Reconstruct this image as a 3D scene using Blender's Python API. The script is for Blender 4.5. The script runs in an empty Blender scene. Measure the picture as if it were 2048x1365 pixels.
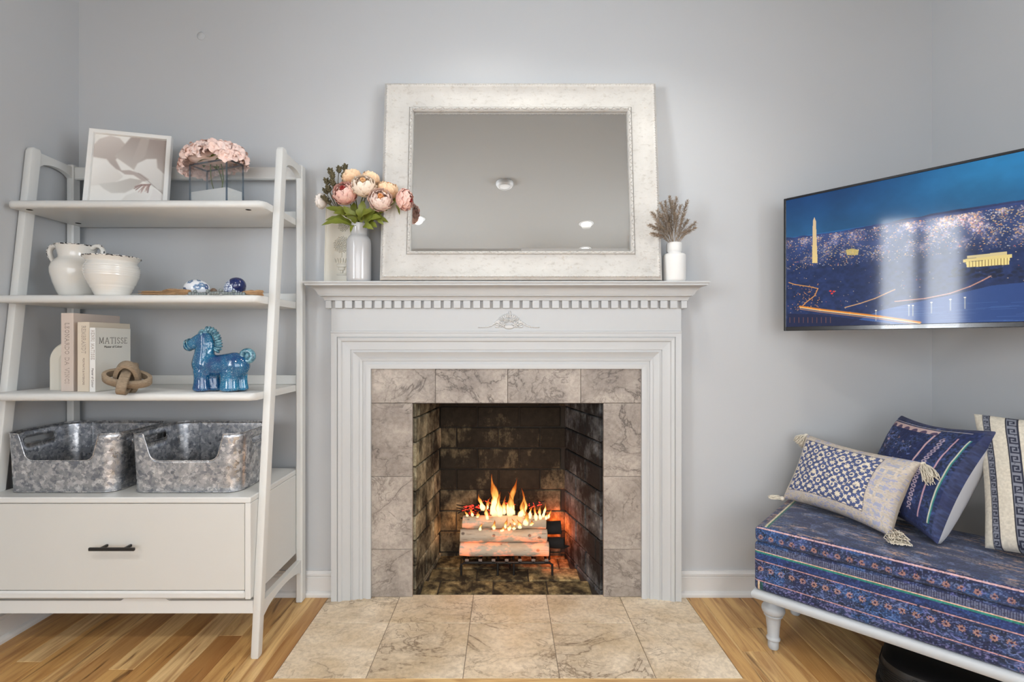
import bpy, bmesh, math, random
import numpy as np
from mathutils import Vector, Matrix
random.seed(7); RNG = np.random.RandomState(7)
SC = bpy.context.scene; COL = SC.collection
pi = math.pi
# ------------------------------------------------------------------ camera, world, exposure
F = 975.0; CX, CY = 1012.0, 685.0; CAMY = -2.06; CAMZ = 1.067
cam_d = bpy.data.cameras.new('camera'); cam = bpy.data.objects.new('camera', cam_d); COL.objects.link(cam)
cam.location = (0, CAMY, CAMZ); cam.rotation_euler = (pi/2, 0, 0)
cam_d.sensor_width = 36; cam_d.lens = F/2048*36; cam_d.shift_x = (1024-CX)/2048; cam_d.shift_y = (CY-682.5)/2048
cam_d.clip_start = 0.02; SC.camera = cam
W_ = bpy.data.worlds.new('world'); SC.world = W_; W_.use_nodes = True
W_.node_tree.nodes['Background'].inputs[0].default_value = (0.75, 0.86, 1.0, 1); W_.node_tree.nodes['Background'].inputs[1].default_value = 1.0
SC.view_settings.view_transform = 'Standard'; SC.view_settings.look = 'None'
SC.view_settings.exposure = 0.0; SC.view_settings.gamma = 1.0; SC.view_settings.use_curve_mapping = False
SC.cycles.max_bounces = 8; SC.cycles.diffuse_bounces = 5; SC.cycles.glossy_bounces = 4; SC.cycles.transmission_bounces = 6
SC.cycles.transparent_max_bounces = 12; SC.cycles.caustics_reflective = False; SC.cycles.caustics_refractive = False
SC.cycles.sample_clamp_indirect = 4.0
def area(name, loc, rot, sx, sy, power, color, spread=None):
    l = bpy.data.lights.new(name, 'AREA'); l.shape = 'RECTANGLE'; l.size = sx; l.size_y = sy; l.energy = power; l.color = color
    if spread: l.spread = spread
    o = bpy.data.objects.new(name, l); COL.objects.link(o); o.location = loc; o.rotation_euler = rot; return o
# daylight: the side window, plus unseen fill lights added at right and rear
area('daylight_side_window', (-1.96, -2.22, 1.55), (0, -pi/2, 0), 1.4, 0.8, 140, (0.90, 0.95, 1.0))
area('fill_right_window', (1.96, -2.35, 1.55), (0, pi/2, 0), 1.4, 1.1, 82, (0.90, 0.95, 1.0))
area('fill_rear_window', (0.0, -4.62, 1.35), (pi/2, 0, 0), 2.9, 1.9, 84, (0.97, 0.98, 1.0))
CEIL = 2.60
# recessed ceiling lamps: x, y, watts (bodies are built further down)
LAMPS = [(-0.08, -0.50, 1.9), (0.50, -0.62, 3.2), (0.72, -2.34, 11), (0.80, -2.93, 8), (-0.772, -2.235, 11), (-0.8, -3.4, 8)]
FIRE = [((0.02, 0.20, 0.36), 0.75, 0.05), ((0.235, 0.335, 0.16), 1.3, 0.02), ((-0.26, 0.32, 0.17), 0.28, 0.03), ((0.03, 0.10, 0.27), 0.6, 0.04)]

# ------------------------------------------------------------------ helpers
def s2l(c):
    c = np.asarray(c, float); return np.where(c <= 0.04045, c/12.92, ((c+0.055)/1.055)**2.4)
def rgb(r, g, b): 
    v = s2l([r/255, g/255, b/255]); return (float(v[0]), float(v[1]), float(v[2]), 1.0)
def W(px, py, d):
    return ((px-CX)/F*d, CAMY+d, CAMZ-(py-CY)/F*d)
class T:                                   # small node-graph helper
    def __init__(s, name):
        s.m = bpy.data.materials.new(name); s.m.use_nodes = True; s.t = s.m.node_tree; s.n = s.t.nodes; s.p = s.n['Principled BSDF']; s.out = s.n['Material Output']
    def new(s, t): return s.n.new(t)
    def put(s, sock, v):
        if isinstance(v, bpy.types.NodeSocket): s.t.links.new(v, sock)
        elif isinstance(v, (tuple, list)) and len(v) == 3 and sock.type == 'RGBA': sock.default_value = (*v, 1)
        else: sock.default_value = v
    def math(s, op, a, b=0.0, c=0.0, clamp=False):
        n = s.new('ShaderNodeMath'); n.operation = op; n.use_clamp = clamp
        s.put(n.inputs[0], a); s.put(n.inputs[1], b); s.put(n.inputs[2], c); return n.outputs[0]
    def coord(s, kind='Object'): return s.new('ShaderNodeTexCoord').outputs[kind]
    def rnd(s): return s.new('ShaderNodeObjectInfo').outputs['Random']
    def map(s, v, scale=(1,1,1), loc=(0,0,0), rot=(0,0,0)):
        n = s.new('ShaderNodeMapping'); s.put(n.inputs[0], v); n.inputs['Scale'].default_value = scale; s.put(n.inputs['Location'], loc); n.inputs['Rotation'].default_value = rot; return n.outputs[0]
    def offs(s, v, k=31.0):                # shifts a vector by the object's own random number
        r = s.math('MULTIPLY', s.rnd(), k); c = s.new('ShaderNodeCombineXYZ'); s.put(c.inputs[0], r); s.put(c.inputs[1], s.math('MULTIPLY', r, 1.7)); s.put(c.inputs[2], s.math('MULTIPLY', r, 0.6))
        n = s.new('ShaderNodeVectorMath'); s.put(n.inputs[0], v); s.put(n.inputs[1], c.outputs[0]); return n.outputs[0]
    def vadd(s, a, b, k=1.0):
        m = s.new('ShaderNodeVectorMath'); m.operation = 'SCALE'; s.put(m.inputs[0], b); s.put(m.inputs[3], k)
        n = s.new('ShaderNodeVectorMath'); s.put(n.inputs[0], a); s.put(n.inputs[1], m.outputs[0]); return n.outputs[0]
    def noise(s, v, scale=5, detail=4, rough=.5, dist=0.0, color=False):
        n = s.new('ShaderNodeTexNoise'); s.put(n.inputs['Vector'], v); s.put(n.inputs['Scale'], scale); n.inputs['Detail'].default_value = detail; n.inputs['Roughness'].default_value = rough; n.inputs['Distortion'].default_value = dist
        return n.outputs['Color' if color else 'Fac']
    def voro(s, v, scale=5, feature='F1', out='Distance', rand=1.0):
        n = s.new('ShaderNodeTexVoronoi'); n.feature = feature; s.put(n.inputs['Vector'], v); n.inputs['Scale'].default_value = scale; n.inputs['Randomness'].default_value = rand; return n.outputs[out]
    def ramp(s, f, stops, interp='LINEAR'):
        n = s.new('ShaderNodeValToRGB'); n.color_ramp.interpolation = interp; e = n.color_ramp.elements
        while len(e) < len(stops): e.new(0.5)
        for el, (p, c) in zip(e, stops):
            el.position = p; el.color = (c, c, c, 1) if isinstance(c, (int, float)) else c
        s.put(n.inputs[0], f); return n.outputs[0]
    def mix(s, f, a, b, mode='MIX'):
        n = s.new('ShaderNodeMix'); n.data_type = 'RGBA'; n.blend_type = mode; n.clamp_factor = True; s.put(n.inputs[0], f); s.put(n.inputs[6], a); s.put(n.inputs[7], b); return n.outputs[2]
    def sep(s, v):
        n = s.new('ShaderNodeSeparateXYZ'); s.put(n.inputs[0], v); return n.outputs
    def bump(s, h, strength=.3, dist=.002):
        n = s.new('ShaderNodeBump'); s.put(n.inputs['Height'], h); n.inputs['Strength'].default_value = strength; n.inputs['Distance'].default_value = dist; s.put(s.p.inputs['Normal'], n.outputs[0])
    def set(s, **k):
        names = {'base': 'Base Color', 'rough': 'Roughness', 'metal': 'Metallic', 'spec': 'Specular IOR Level', 'coat': 'Coat Weight', 'emit': 'Emission Color', 'estr': 'Emission Strength', 'trans': 'Transmission Weight', 'ior': 'IOR', 'alpha': 'Alpha', 'sub': 'Subsurface Weight', 'sheen': 'Sheen Weight'}
        for a, v in k.items(): s.put(s.p.inputs[names[a]], v)
        return s.m
def flat(name, c, rough=.5, var=0.0, scale=8, bump=0, bscale=200, **k):
    t = T(name); base = c
    if var:
        f = t.noise(t.coord(), scale, 5, .6); d = tuple(max(0, x*(1-var)) for x in c[:3])+(1,)
        base = t.mix(f, d, tuple(min(1, x*(1+var*.6)) for x in c[:3])+(1,))
    if bump: t.bump(t.noise(t.coord(), bscale, 3, .6), bump, .001)
    return t.set(base=base, rough=rough, **k)

class MB:
    def __init__(s): s.v = []; s.f = []; s.mi = []; s.cur = 0
    def add(s, vs, fs):
        o = len(s.v); s.v += [tuple(p) for p in vs]; s.f += [tuple(i+o for i in f) for f in fs]; s.mi += [s.cur]*len(fs); return s
    def box(s, x0, x1, y0, y1, z0, z1, b=0.0, M=None):
        c = ((x0+x1)/2, (y0+y1)/2, (z0+z1)/2); h = (abs(x1-x0)/2, abs(y1-y0)/2, abs(z1-z0)/2); b = min(b, .45*min(h)*2)
        if b <= 0:
            vs = [(c[0]+sx*h[0], c[1]+sy*h[1], c[2]+sz*h[2]) for sx in (-1,1) for sy in (-1,1) for sz in (-1,1)]
            fs = [(0,1,3,2),(4,6,7,5),(0,4,5,1),(2,3,7,6),(0,2,6,4),(1,5,7,3)]
        else:
            idx = {}; vs = []
            for sx in (-1,1):
                for sy in (-1,1):
                    for sz in (-1,1):
                        sg = (sx,sy,sz)
                        for a in range(3):
                            idx[(sg,a)] = len(vs); vs.append(tuple(c[k]+sg[k]*(h[k]-(0 if k == a else b)) for k in range(3)))
            fs = []
            for a in range(3):
                o1, o2 = [k for k in range(3) if k != a]
                for sa in (-1,1):
                    q = []
                    for p1, p2 in ((-1,-1),(1,-1),(1,1),(-1,1)):
                        g = [0,0,0]; g[a] = sa; g[o1] = p1; g[o2] = p2; q.append(idx[(tuple(g),a)])
                    fs.append(tuple(q))
                    
            for a, bb in ((0,1),(0,2),(1,2)):
                cc = 3-a-bb
                for sa in (-1,1):
                    for sb in (-1,1):
                        g0 = [0,0,0]; g0[a] = sa; g0[bb] = sb; g0[cc] = -1; g1 = list(g0); g1[cc] = 1; g0 = tuple(g0); g1 = tuple(g1)
                        fs.append((idx[(g0,a)], idx[(g1,a)], idx[(g1,bb)], idx[(g0,bb)]))
            for sx in (-1,1):
                for sy in (-1,1):
                    for sz in (-1,1): fs.append(tuple(idx[((sx,sy,sz),a)] for a in range(3)))
        if M is not None: vs = [tuple(M @ Vector(p)) for p in vs]
        return s.add(vs, fs)
    def rings(s, rs, cap=True, close=False):       # rs: list of rings (lists of points), bridged
        n = len(rs[0]); vs = [p for r in rs for p in r]; fs = []
        m = len(rs)
        for i in range(m if close else m-1):
            a, b = i*n, ((i+1) % m)*n
            for j in range(n): fs.append((a+j, a+(j+1) % n, b+(j+1) % n, b+j))
        if cap and not close: fs.append(tuple(range(n))[::-1]); fs.append(tuple((m-1)*n+j for j in range(n)))
        return s.add(vs, fs)
    def tube(s, pts, r, n=8, cap=True, close=False, flat=1.0):
        pts = [Vector(p) for p in pts]; m = len(pts); rs = r if isinstance(r, (list, tuple)) else [r]*m
        out = []; up = None
        for i, p in enumerate(pts):
            if close: d = (pts[(i+1) % m]-pts[i-1])
            else: d = pts[min(i+1, m-1)]-pts[max(i-1, 0)]
            d = d.normalized() if d.length > 1e-9 else Vector((0,0,1))
            if up is None:
                up = Vector((0,0,1)) if abs(d.z) < .9 else Vector((1,0,0))
            u = (up-d*up.dot(d)); u = u.normalized() if u.length > 1e-6 else d.orthogonal().normalized(); up = u; w = d.cross(u)
            out.append([tuple(p+(u*math.cos(2*pi*k/n)+w*math.sin(2*pi*k/n)*flat)*rs[i]) for k in range(n)])
        return s.rings(out, cap, close)
    def lathe(s, prof, n=32, c=(0,0,0), M=None, cap=True):
        out = [[(c[0]+r*math.cos(2*pi*k/n), c[1]+r*math.sin(2*pi*k/n), c[2]+z) for k in range(n)] for r, z in prof]
        if M is not None: out = [[tuple(M @ Vector(p)) for p in r] for r in out]
        return s.rings(out, cap)
    def prism(s, poly, y0, y1, M=None):            # polygon in xz, extruded along y
        n = len(poly); vs = [(x, y0, z) for x, z in poly]+[(x, y1, z) for x, z in poly]
        fs = [tuple(range(n)), tuple(range(n, 2*n))[::-1]]+[(i, i+n, (i+1) % n+n, (i+1) % n) for i in range(n)]
        if M is not None: vs = [tuple(M @ Vector(p)) for p in vs]
        return s.add(vs, fs)
    def ball(s, c, r, n=10, m=7, M=None):
        r = (r, r, r) if isinstance(r, (int, float)) else r; rs = []
        for i in range(1, m):
            a = pi*i/m; rs.append([(r[0]*math.sin(a)*math.cos(2*pi*k/n), r[1]*math.sin(a)*math.sin(2*pi*k/n), -r[2]*math.cos(a)) for k in range(n)])
        vs = [p for q in rs for p in q]+[(0,0,-r[2]), (0,0,r[2])]; fs = []
        for i in range(m-2):
            for k in range(n): fs.append((i*n+k, i*n+(k+1) % n, (i+1)*n+(k+1) % n, (i+1)*n+k))
        b, t = len(vs)-2, len(vs)-1
        for k in range(n): fs.append((b, (k+1) % n, k)); fs.append((t, (m-2)*n+k, (m-2)*n+(k+1) % n))
        if M is not None: vs = [tuple(M @ Vector(p)) for p in vs]
        return s.add([(p[0]+c[0], p[1]+c[1], p[2]+c[2]) for p in vs], fs)
    def frame(s, x0, x1, z0, z1, prof, sides='LTRB', M=None):   # prof: (u outward, h forward) swept with mitres round a rectangle (y forward = -h)
        def cor(k, u):
            return {'BL': (x0-u, z0-u), 'TL': (x0-u, z1+u), 'TR': (x1+u, z1+u), 'BR': (x1+u, z0-u)}[k]
        for sd in sides:
            a, b = {'L': ('BL','TL'), 'T': ('TL','TR'), 'R': ('TR','BR'), 'B': ('BR','BL')}[sd]
            r = []
            for k in (a, b): r.append([(cor(k,u)[0], -h, cor(k,u)[1]) for u, h in prof])
            if M is not None: r = [[tuple(M @ Vector(p)) for p in q] for q in r]
            s.rings(r, True)
        return s
def mesh_obj(name, me, mats, parent=None, smooth=False, label=None):
    o = bpy.data.objects.new(name, me); COL.objects.link(o)
    for m in (mats if isinstance(mats, (list, tuple)) else [mats]): me.materials.append(m)
    if smooth:
        me.polygons.foreach_set('use_smooth', [True]*len(me.polygons))
    if parent is not None:
        o.parent = parent
    if label: o['label'] = label
    return o
def obj(name, mb, mats, parent=None, smooth=False, label=None, local=False, angle=None):
    """links one mesh; vertices are given in world space unless local=True (parent loc and z-rotation are taken off)"""
    vs = mb.v
    if parent is not None and not local:
        Mi = pm(parent).inverted(); vs = [tuple(Mi @ Vector(p)) for p in vs]
    me = bpy.data.meshes.new(name); me.from_pydata(vs, [], mb.f)
    bm = bmesh.new(); bm.from_mesh(me); bmesh.ops.recalc_face_normals(bm, faces=bm.faces); bm.to_mesh(me); bm.free()
    if any(mb.mi): me.polygons.foreach_set('material_index', mb.mi)
    o = mesh_obj(name, me, mats, parent, smooth or angle is not None, label)
    if angle is not None: me.set_sharp_from_angle(angle=math.radians(angle))
    return o
def pm(o):
    M = Matrix.LocRotScale(o.location, o.rotation_euler, o.scale)
    return pm(o.parent) @ M if o.parent else M
def thing(name, label, cat, loc=(0,0,0), rz=0.0, group=None):
    o = bpy.data.objects.new(name, None); COL.objects.link(o); o.location = loc; o.rotation_euler = (0,0,rz); o.empty_display_size = .05
    return tag(o, label, cat, group)
def tag(o, label, cat, group=None, kind=None):
    o['label'] = label; o['category'] = cat
    if group: o['group'] = group
    if kind: o['kind'] = kind
    return o
def struct(name, mb, mat, label, cat, **k):
    o = obj(name, mb, mat, **k); o['kind'] = 'structure'; o['label'] = label; o['category'] = cat; return o
def dup(o, parent=None, **k):
    c = o.copy(); COL.objects.link(c)
    if parent is not None: c.parent = parent
    for a, v in k.items(): setattr(c, a, v)
    return c
def colgrid(name, P, C, mat, parent=None, smooth=True, local=False, link=True):
    H, Wd = P.shape[:2]; V = P.reshape(-1, 3)
    if parent is not None and not local:
        Mi = np.array(pm(parent).inverted()); V = V @ Mi[:3,:3].T+Mi[:3,3]
    i = np.arange((H-1)*(Wd-1)); r, c = i//(Wd-1), i % (Wd-1); a = r*Wd+c
    Q = np.stack([a, a+1, a+1+Wd, a+Wd], 1)
    return rawmesh(name, V, Q, C.reshape(-1, 3), mat, parent, smooth)
def rawmesh(name, V, Q, C, mat, parent=None, smooth=True):
    me = bpy.data.meshes.new(name); me.vertices.add(len(V)); me.vertices.foreach_set('co', V.astype(np.float32).ravel())
    me.loops.add(Q.size); me.loops.foreach_set('vertex_index', Q.astype(np.int32).ravel())
    me.polygons.add(len(Q)); me.polygons.foreach_set('loop_start', np.arange(0, Q.size, 4, dtype=np.int32)); me.update(calc_edges=True)
    if C is not None:
        at = me.color_attributes.new('Col', 'FLOAT_COLOR', 'POINT')
        at.data.foreach_set('color', np.concatenate([s2l(np.clip(C, 0, 1)), np.ones((len(V), 1))], 1).astype(np.float32).ravel())
    return mesh_obj(name, me, mat, parent, smooth)
def vcol(name, rough=.6, emit=0.0, bump=0, bscale=600, **k):
    t = T(name); a = t.new('ShaderNodeAttribute'); a.attribute_name = 'Col'
    if bump: t.bump(t.noise(t.coord(), bscale, 2, .7), bump, .001)
    if emit: t.set(emit=a.outputs[0], estr=emit); return t.set(base=(0.01,0.01,0.012,1), rough=rough, **k)
    return t.set(base=a.outputs[0], rough=rough, **k)
# numpy painting ------------------------------------------------------
def nz(h, w, gy, gx, seed=0):                      # smooth value noise, gy x gx cells
    r = np.random.RandomState(seed); g = r.rand(int(gy)+2, int(gx)+2)
    y = np.linspace(0, gy, h)[:, None]*np.ones((1, w)); x = np.linspace(0, gx, w)[None, :]*np.ones((h, 1))
    y = np.minimum(y, gy-1e-6); x = np.minimum(x, gx-1e-6)
    iy, ix = y.astype(int), x.astype(int); fy, fx = y-iy, x-ix; fy = fy*fy*(3-2*fy); fx = fx*fx*(3-2*fx)
    return (g[iy,ix]*(1-fx)+g[iy,ix+1]*fx)*(1-fy)+(g[iy+1,ix]*(1-fx)+g[iy+1,ix+1]*fx)*fy
def fbm(h, w, gy, gx, oc=4, seed=0):
    a = 0; k = .5; s = 0
    for o in range(oc): a = a+k*nz(h, w, min(gy*2**o, h), min(gx*2**o, w), seed+o); s += k; k *= .55
    return a/s
class Cv:
    def __init__(s, w, h, x0, x1, y0, y1, bg):     # canvas over [x0,x1] x [y0,y1]; row 0 = y0
        s.w, s.h, s.e = w, h, (x0, x1, y0, y1); s.a = np.zeros((h, w, 3)); s.a[:] = np.array(bg)/255.
        s.X, s.Y = np.meshgrid(np.linspace(x0, x1, w), np.linspace(y0, y1, h))
    def win(s, xa, xb, ya, yb):
        x0, x1, y0, y1 = s.e; i0 = int(max(0, (xa-x0)/(x1-x0)*(s.w-1)-1)); i1 = int(min(s.w, (xb-x0)/(x1-x0)*(s.w-1)+3)); j0 = int(max(0, (ya-y0)/(y1-y0)*(s.h-1)-1)); j1 = int(min(s.h, (yb-y0)/(y1-y0)*(s.h-1)+3))
        return (slice(j0, max(j0, j1)), slice(i0, max(i0, i1)))
    def blend(s, sl, m, c): s.a[sl] = s.a[sl]*(1-m[..., None])+np.asarray(c)*m[..., None]
    def disc(s, x, y, rx, ry, c, al=1., soft=.25):
        sl = s.win(x-rx*1.3, x+rx*1.3, y-ry*1.3, y+ry*1.3); d = np.hypot((s.X[sl]-x)/rx, (s.Y[sl]-y)/ry)
        s.blend(sl, al*np.clip((1-d)/soft+.5, 0, 1), np.array(c)/255.)
    def line(s, pts, w, c, al=1.):
        for (xa, ya), (xb, yb) in zip(pts[:-1], pts[1:]):
            sl = s.win(min(xa, xb)-w, max(xa, xb)+w, min(ya, yb)-w, max(ya, yb)+w); X, Y = s.X[sl], s.Y[sl]; L = (xb-xa)**2+(yb-ya)**2+1e-12
            t = np.clip(((X-xa)*(xb-xa)+(Y-ya)*(yb-ya))/L, 0, 1); d = np.hypot(X-xa-t*(xb-xa), Y-ya-t*(yb-ya))
            s.blend(sl, al*np.clip(1.5-d/(w/2), 0, 1), np.array(c)/255.)
    def poly(s, pts, c, al=1., c2=None, ax=None):
        p = np.array(pts, float); sl = s.win(p[:,0].min(), p[:,0].max(), p[:,1].min(), p[:,1].max()); X, Y = s.X[sl], s.Y[sl]; m = np.zeros(X.shape, bool)
        for (xa, ya), (xb, yb) in zip(p, np.roll(p, -1, 0)):
            if ya == yb: continue
            m ^= ((ya > Y) != (yb > Y)) & (X < (xb-xa)*(Y-ya)/(yb-ya)+xa)
        col = np.array(c)/255.
        if c2 is not None:
            (xa, ya), (xb, yb) = ax; t = np.clip(((X-xa)*(xb-xa)+(Y-ya)*(yb-ya))/((xb-xa)**2+(yb-ya)**2), 0, 1)[..., None]; col = col*(1-t)+np.array(c2)/255.*t
        s.blend(sl, m*al, col)
    def blur(s, n=1):
        for _ in range(n):
            p = np.pad(s.a, ((1,1),(1,1),(0,0)), 'edge'); s.a = (p[:-2,1:-1]+p[2:,1:-1]+p[1:-1,:-2]+p[1:-1,2:]+2*p[1:-1,1:-1])/6
def spline(pts, n=8):
    p = [Vector(q) for q in pts]; p = [p[0]*2-p[1]]+p+[p[-1]*2-p[-2]]; out = []
    for i in range(1, len(p)-2):
        for k in range(n):
            t = k/n; out.append(.5*((2*p[i])+(p[i+1]-p[i-1])*t+(2*p[i-1]-5*p[i]+4*p[i+1]-p[i+2])*t*t+(3*p[i]-p[i-1]-3*p[i+1]+p[i+2])*t**3))
    return out+[p[-2]]
# thin serif capitals drawn as strokes on a 0..1 box; returns (polylines, advance)
G = {'A': ([[(0,0),(.4,1),(.8,0)],[(.14,.35),(.66,.35)],[(-.05,0),(.12,0)],[(.66,0),(.88,0)]], 1.0), 'B': ([[(0.1,0),(.1,1),(.45,1),(.58,.88),(.58,.66),(.45,.54),(.1,.54)],[(.45,.54),(.66,.4),(.66,.14),(.48,0),(.1,0)],[(0,0),(.1,0)],[(0,1),(.1,1)]], .82),
 'C': ([[(.75,.8),(.62,.97),(.4,1),(.15,.85),(.05,.5),(.15,.15),(.4,0),(.62,.03),(.75,.2)]], .92), 'D': ([[(.1,0),(.1,1),(.4,1),(.66,.85),(.78,.5),(.66,.15),(.4,0),(.1,0)],[(0,0),(.1,0)],[(0,1),(.1,1)]], .95),
 'E': ([[(.55,1),(.1,1),(.1,0),(.58,0)],[(.1,.52),(.45,.52)],[(.55,1),(.55,.88)],[(.58,0),(.58,.14)],[(0,0),(.1,0)],[(0,1),(.1,1)]], .75), 'H': ([[(.1,0),(.1,1)],[(.7,0),(.7,1)],[(.1,.5),(.7,.5)],[(0,0),(.2,0)],[(0,1),(.2,1)],[(.6,0),(.8,0)],[(.6,1),(.8,1)]], .98),
 'I': ([[(.12,0),(.12,1)],[(0,0),(.24,0)],[(0,1),(.24,1)]], .42), 'L': ([[(.1,1),(.1,0),(.55,0),(.55,.15)],[(0,1),(.22,1)],[(0,0),(.1,0)]], .72), 'M': ([[(.1,0),(.14,1),(.5,.08),(.86,1),(.92,0)],[(0,0),(.2,0)],[(.82,0),(1.02,0)],[(.04,1),(.14,1)],[(.86,1),(.97,1)]], 1.2),
 'N': ([[(.1,0),(.1,1),(.72,0),(.72,1)],[(0,0),(.2,0)],[(0,1),(.1,1)],[(.62,1),(.82,1)]], 1.0), 'O': ([[(.45,1),(.18,.87),(.05,.5),(.18,.13),(.45,0),(.72,.13),(.85,.5),(.72,.87),(.45,1)]], 1.05),
 'R': ([[(.1,0),(.1,1),(.45,1),(.6,.88),(.6,.64),(.45,.52),(.1,.52)],[(.4,.52),(.72,0),(.82,0)],[(0,0),(.2,0)],[(0,1),(.1,1)]], .92), 'S': ([[(.55,.8),(.48,.95),(.3,1),(.12,.92),(.07,.74),(.2,.58),(.44,.45),(.56,.28),(.5,.08),(.3,0),(.12,.06),(.04,.22)]], .74),
 'T': ([[(.38,0),(.38,1)],[(0,.88),(0,1),(.76,1),(.76,.88)],[(.28,0),(.48,0)]], .88), 'V': ([[(0,1),(.38,0),(.76,1)],[(-.08,1),(.1,1)],[(.66,1),(.84,1)]], .9), ' ': ([], .5)}
def strokes(mb, text, org, ux, uz, h, w, wide=1.0, n=None, gap=.12):
    """thin raised letters: org = lower left, ux / uz unit vectors of writing and of height, h = cap height, w = stroke width"""
    org, ux, uz = Vector(org), Vector(ux), Vector(uz); n = ux.cross(uz).normalized(); x = 0
    for ch in text:
        ps, adv = G[ch]
        for pl in ps:
            for (xa, ya), (xb, yb) in zip(pl[:-1], pl[1:]):
                a = org+ux*((x+xa)*h*wide)+uz*(ya*h); b = org+ux*((x+xb)*h*wide)+uz*(yb*h); d = (b-a); L = d.length; d.normalize(); s_ = d.cross(n)*w/2
                e = d*w*.4; q = [a-e+s_, b+e+s_, b+e-s_, a-e-s_]
                mb.add([p+n*.0006 for p in q]+[p-n*.0002 for p in q], [(0,1,2,3),(0,4,5,1),(1,5,6,2),(2,6,7,3),(3,7,4,0)])
        x += adv+gap
    return x*h*wide
def textmesh(name, body, size, M, mat, parent, width=1.0):
    cu = bpy.data.curves.new(name, 'FONT'); cu.body = body; cu.size = size; cu.extrude = .0004; cu.align_x = 'CENTER'; cu.align_y = 'CENTER'
    o = bpy.data.objects.new(name, cu); COL.objects.link(o); dg = bpy.context.evaluated_depsgraph_get()
    me = bpy.data.meshes.new_from_object(o.evaluated_get(dg)); bpy.data.objects.remove(o); me.transform(Matrix.Diagonal((width,1,1,1))); me.transform(pm(parent).inverted() @ M)
    return mesh_obj(name, me, mat, parent)
def remesh(name, mb, mat, parent, voxel=.004, smooth=4, local=False):
    o = obj(name, mb, mat, None, True); m = o.modifiers.new('r', 'REMESH'); m.mode = 'VOXEL'; m.voxel_size = voxel
    if smooth: m2 = o.modifiers.new('s', 'SMOOTH'); m2.iterations = smooth; m2.factor = .6
    dg = bpy.context.evaluated_depsgraph_get(); me = bpy.data.meshes.new_from_object(o.evaluated_get(dg)); bpy.data.objects.remove(o)
    if parent is not None: me.transform(pm(parent).inverted())
    me.materials.clear(); return mesh_obj(name, me, mat, parent, True)
def roundgrid(size, r, n, bulge=None):
    """rounded box as one merged grid; returns V, Q, face-origin positions (flat box position) and side id per vertex"""
    sx, sy, sz = size; Vs = []; Qs = []; off = 0
    ax = [np.linspace(0, s, k+1) for s, k in zip(size, n)]
    for a in range(3):
        b, c = [k for k in range(3) if k != a]
        for e in (0, 1):
            B, C = np.meshgrid(ax[b], ax[c], indexing='ij'); P = np.zeros(B.shape+(3,)); P[..., a] = e*size[a]; P[..., b] = B; P[..., c] = C
            h, w = B.shape; i = np.arange((h-1)*(w-1)); rr, cc = i//(w-1), i % (w-1); q = rr*w+cc
            Q = np.stack([q, q+1, q+1+w, q+w], 1)
            if (e == 1) == (a == 1): Q = Q[:, ::-1] if a != 1 else Q
            Vs.append(P.reshape(-1, 3)); Qs.append(Q+off); off += h*w
    V = np.concatenate(Vs); Q = np.concatenate(Qs); u, inv = np.unique(np.round(V*1e5).astype(np.int64), axis=0, return_inverse=True); inv = inv.ravel()
    V = u/1e5; Q = inv[Q]; S = np.array(size); inner = np.clip(V, r, S-r); d = V-inner; L = np.linalg.norm(d, axis=1, keepdims=True); L[L == 0] = 1
    # even out the corner sampling, then push to the radius
    P = inner+d/L*r*np.where(np.max(np.abs(d), axis=1, keepdims=True) > 0, 1, 0)
    return P, Q, V
def fixnormals(o):
    bm = bmesh.new(); bm.from_mesh(o.data); bmesh.ops.recalc_face_normals(bm, faces=bm.faces); bm.to_mesh(o.data); bm.free()
# ------------------------------------------------------------------ materials of the room
def wallmat():
    t = T('painted_wall'); v = t.coord(); f = t.noise(v, 1.1, 3, .5); t.bump(t.noise(v, 260, 3, .6), .12, .001)
    return t.set(base=t.mix(f, rgb(184,187,190), rgb(191,193,195)), rough=.62)
M_wall = wallmat()
M_ceil = flat('ceiling_paint', rgb(156,155,152), .8)
M_trim = flat('trim_paint', rgb(210,210,209), .38, .03, 5)
M_mantel = flat('mantel_paint', rgb(191,193,194), .42, .03, 6, .05, 60)
M_shelf = flat('bookcase_paint', rgb(212,213,211), .36, .03, 7, .05, 40)
M_dark = flat('dark_gap', rgb(40,36,32), .9)
M_black = flat('black_metal', rgb(22,20,19), .45, .2, 30)
def stone(name, lo, hi, vein, scale=1.0):
    t = T(name); v = t.map(t.offs(t.coord()), (scale,)*3); vs = t.map(v, (1, 1.6, 1.3))
    m = t.noise(vs, 5.0, 8, .62, .4); base = t.mix(t.ramp(m, [(.36, 0.), (.64, 1.)]), lo, hi)
    fine = t.noise(v, 70, 5, .7); base = t.mix(t.math('MULTIPLY', t.ramp(fine, [(.42, .5), (.56, 0.)]), .45), base, vein)
    def ridge(sc, det, dist, w, seed): n_ = t.noise(t.map(vs, (1,1,1), (seed, seed*2, 0)), sc, det, .60, dist); return t.ramp(t.math('ABSOLUTE', t.math('SUBTRACT', n_, .5)), [(0, 1.), (w, .55), (w*2.6, 0.)])
    g1 = t.ramp(t.noise(v, 3.4, 3, .5), [(.44, 0.), (.60, 1.)]); g2 = t.ramp(t.noise(t.map(v, loc=(7,3,1)), 5.5, 3, .5), [(.42, 0.), (.60, 1.)])
    f = t.math('MAXIMUM', t.math('MULTIPLY', ridge(3.2, 9, .7, .0045, 3), t.math('ADD', t.math('MULTIPLY', g1, .8), .2)), t.math('MULTIPLY', ridge(7.5, 9, 1.0, .008, 11), t.math('MULTIPLY', g2, .75)))
    base = t.mix(t.math('MULTIPLY', f, .85), base, vein)
    halo = t.math('MULTIPLY', ridge(3.2, 9, .7, .03, 3), g1); base = t.mix(t.math('MULTIPLY', halo, .28), base, vein)
    t.bump(fine, .06, .001); return t.set(base=base, rough=.42, spec=.35)
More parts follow.
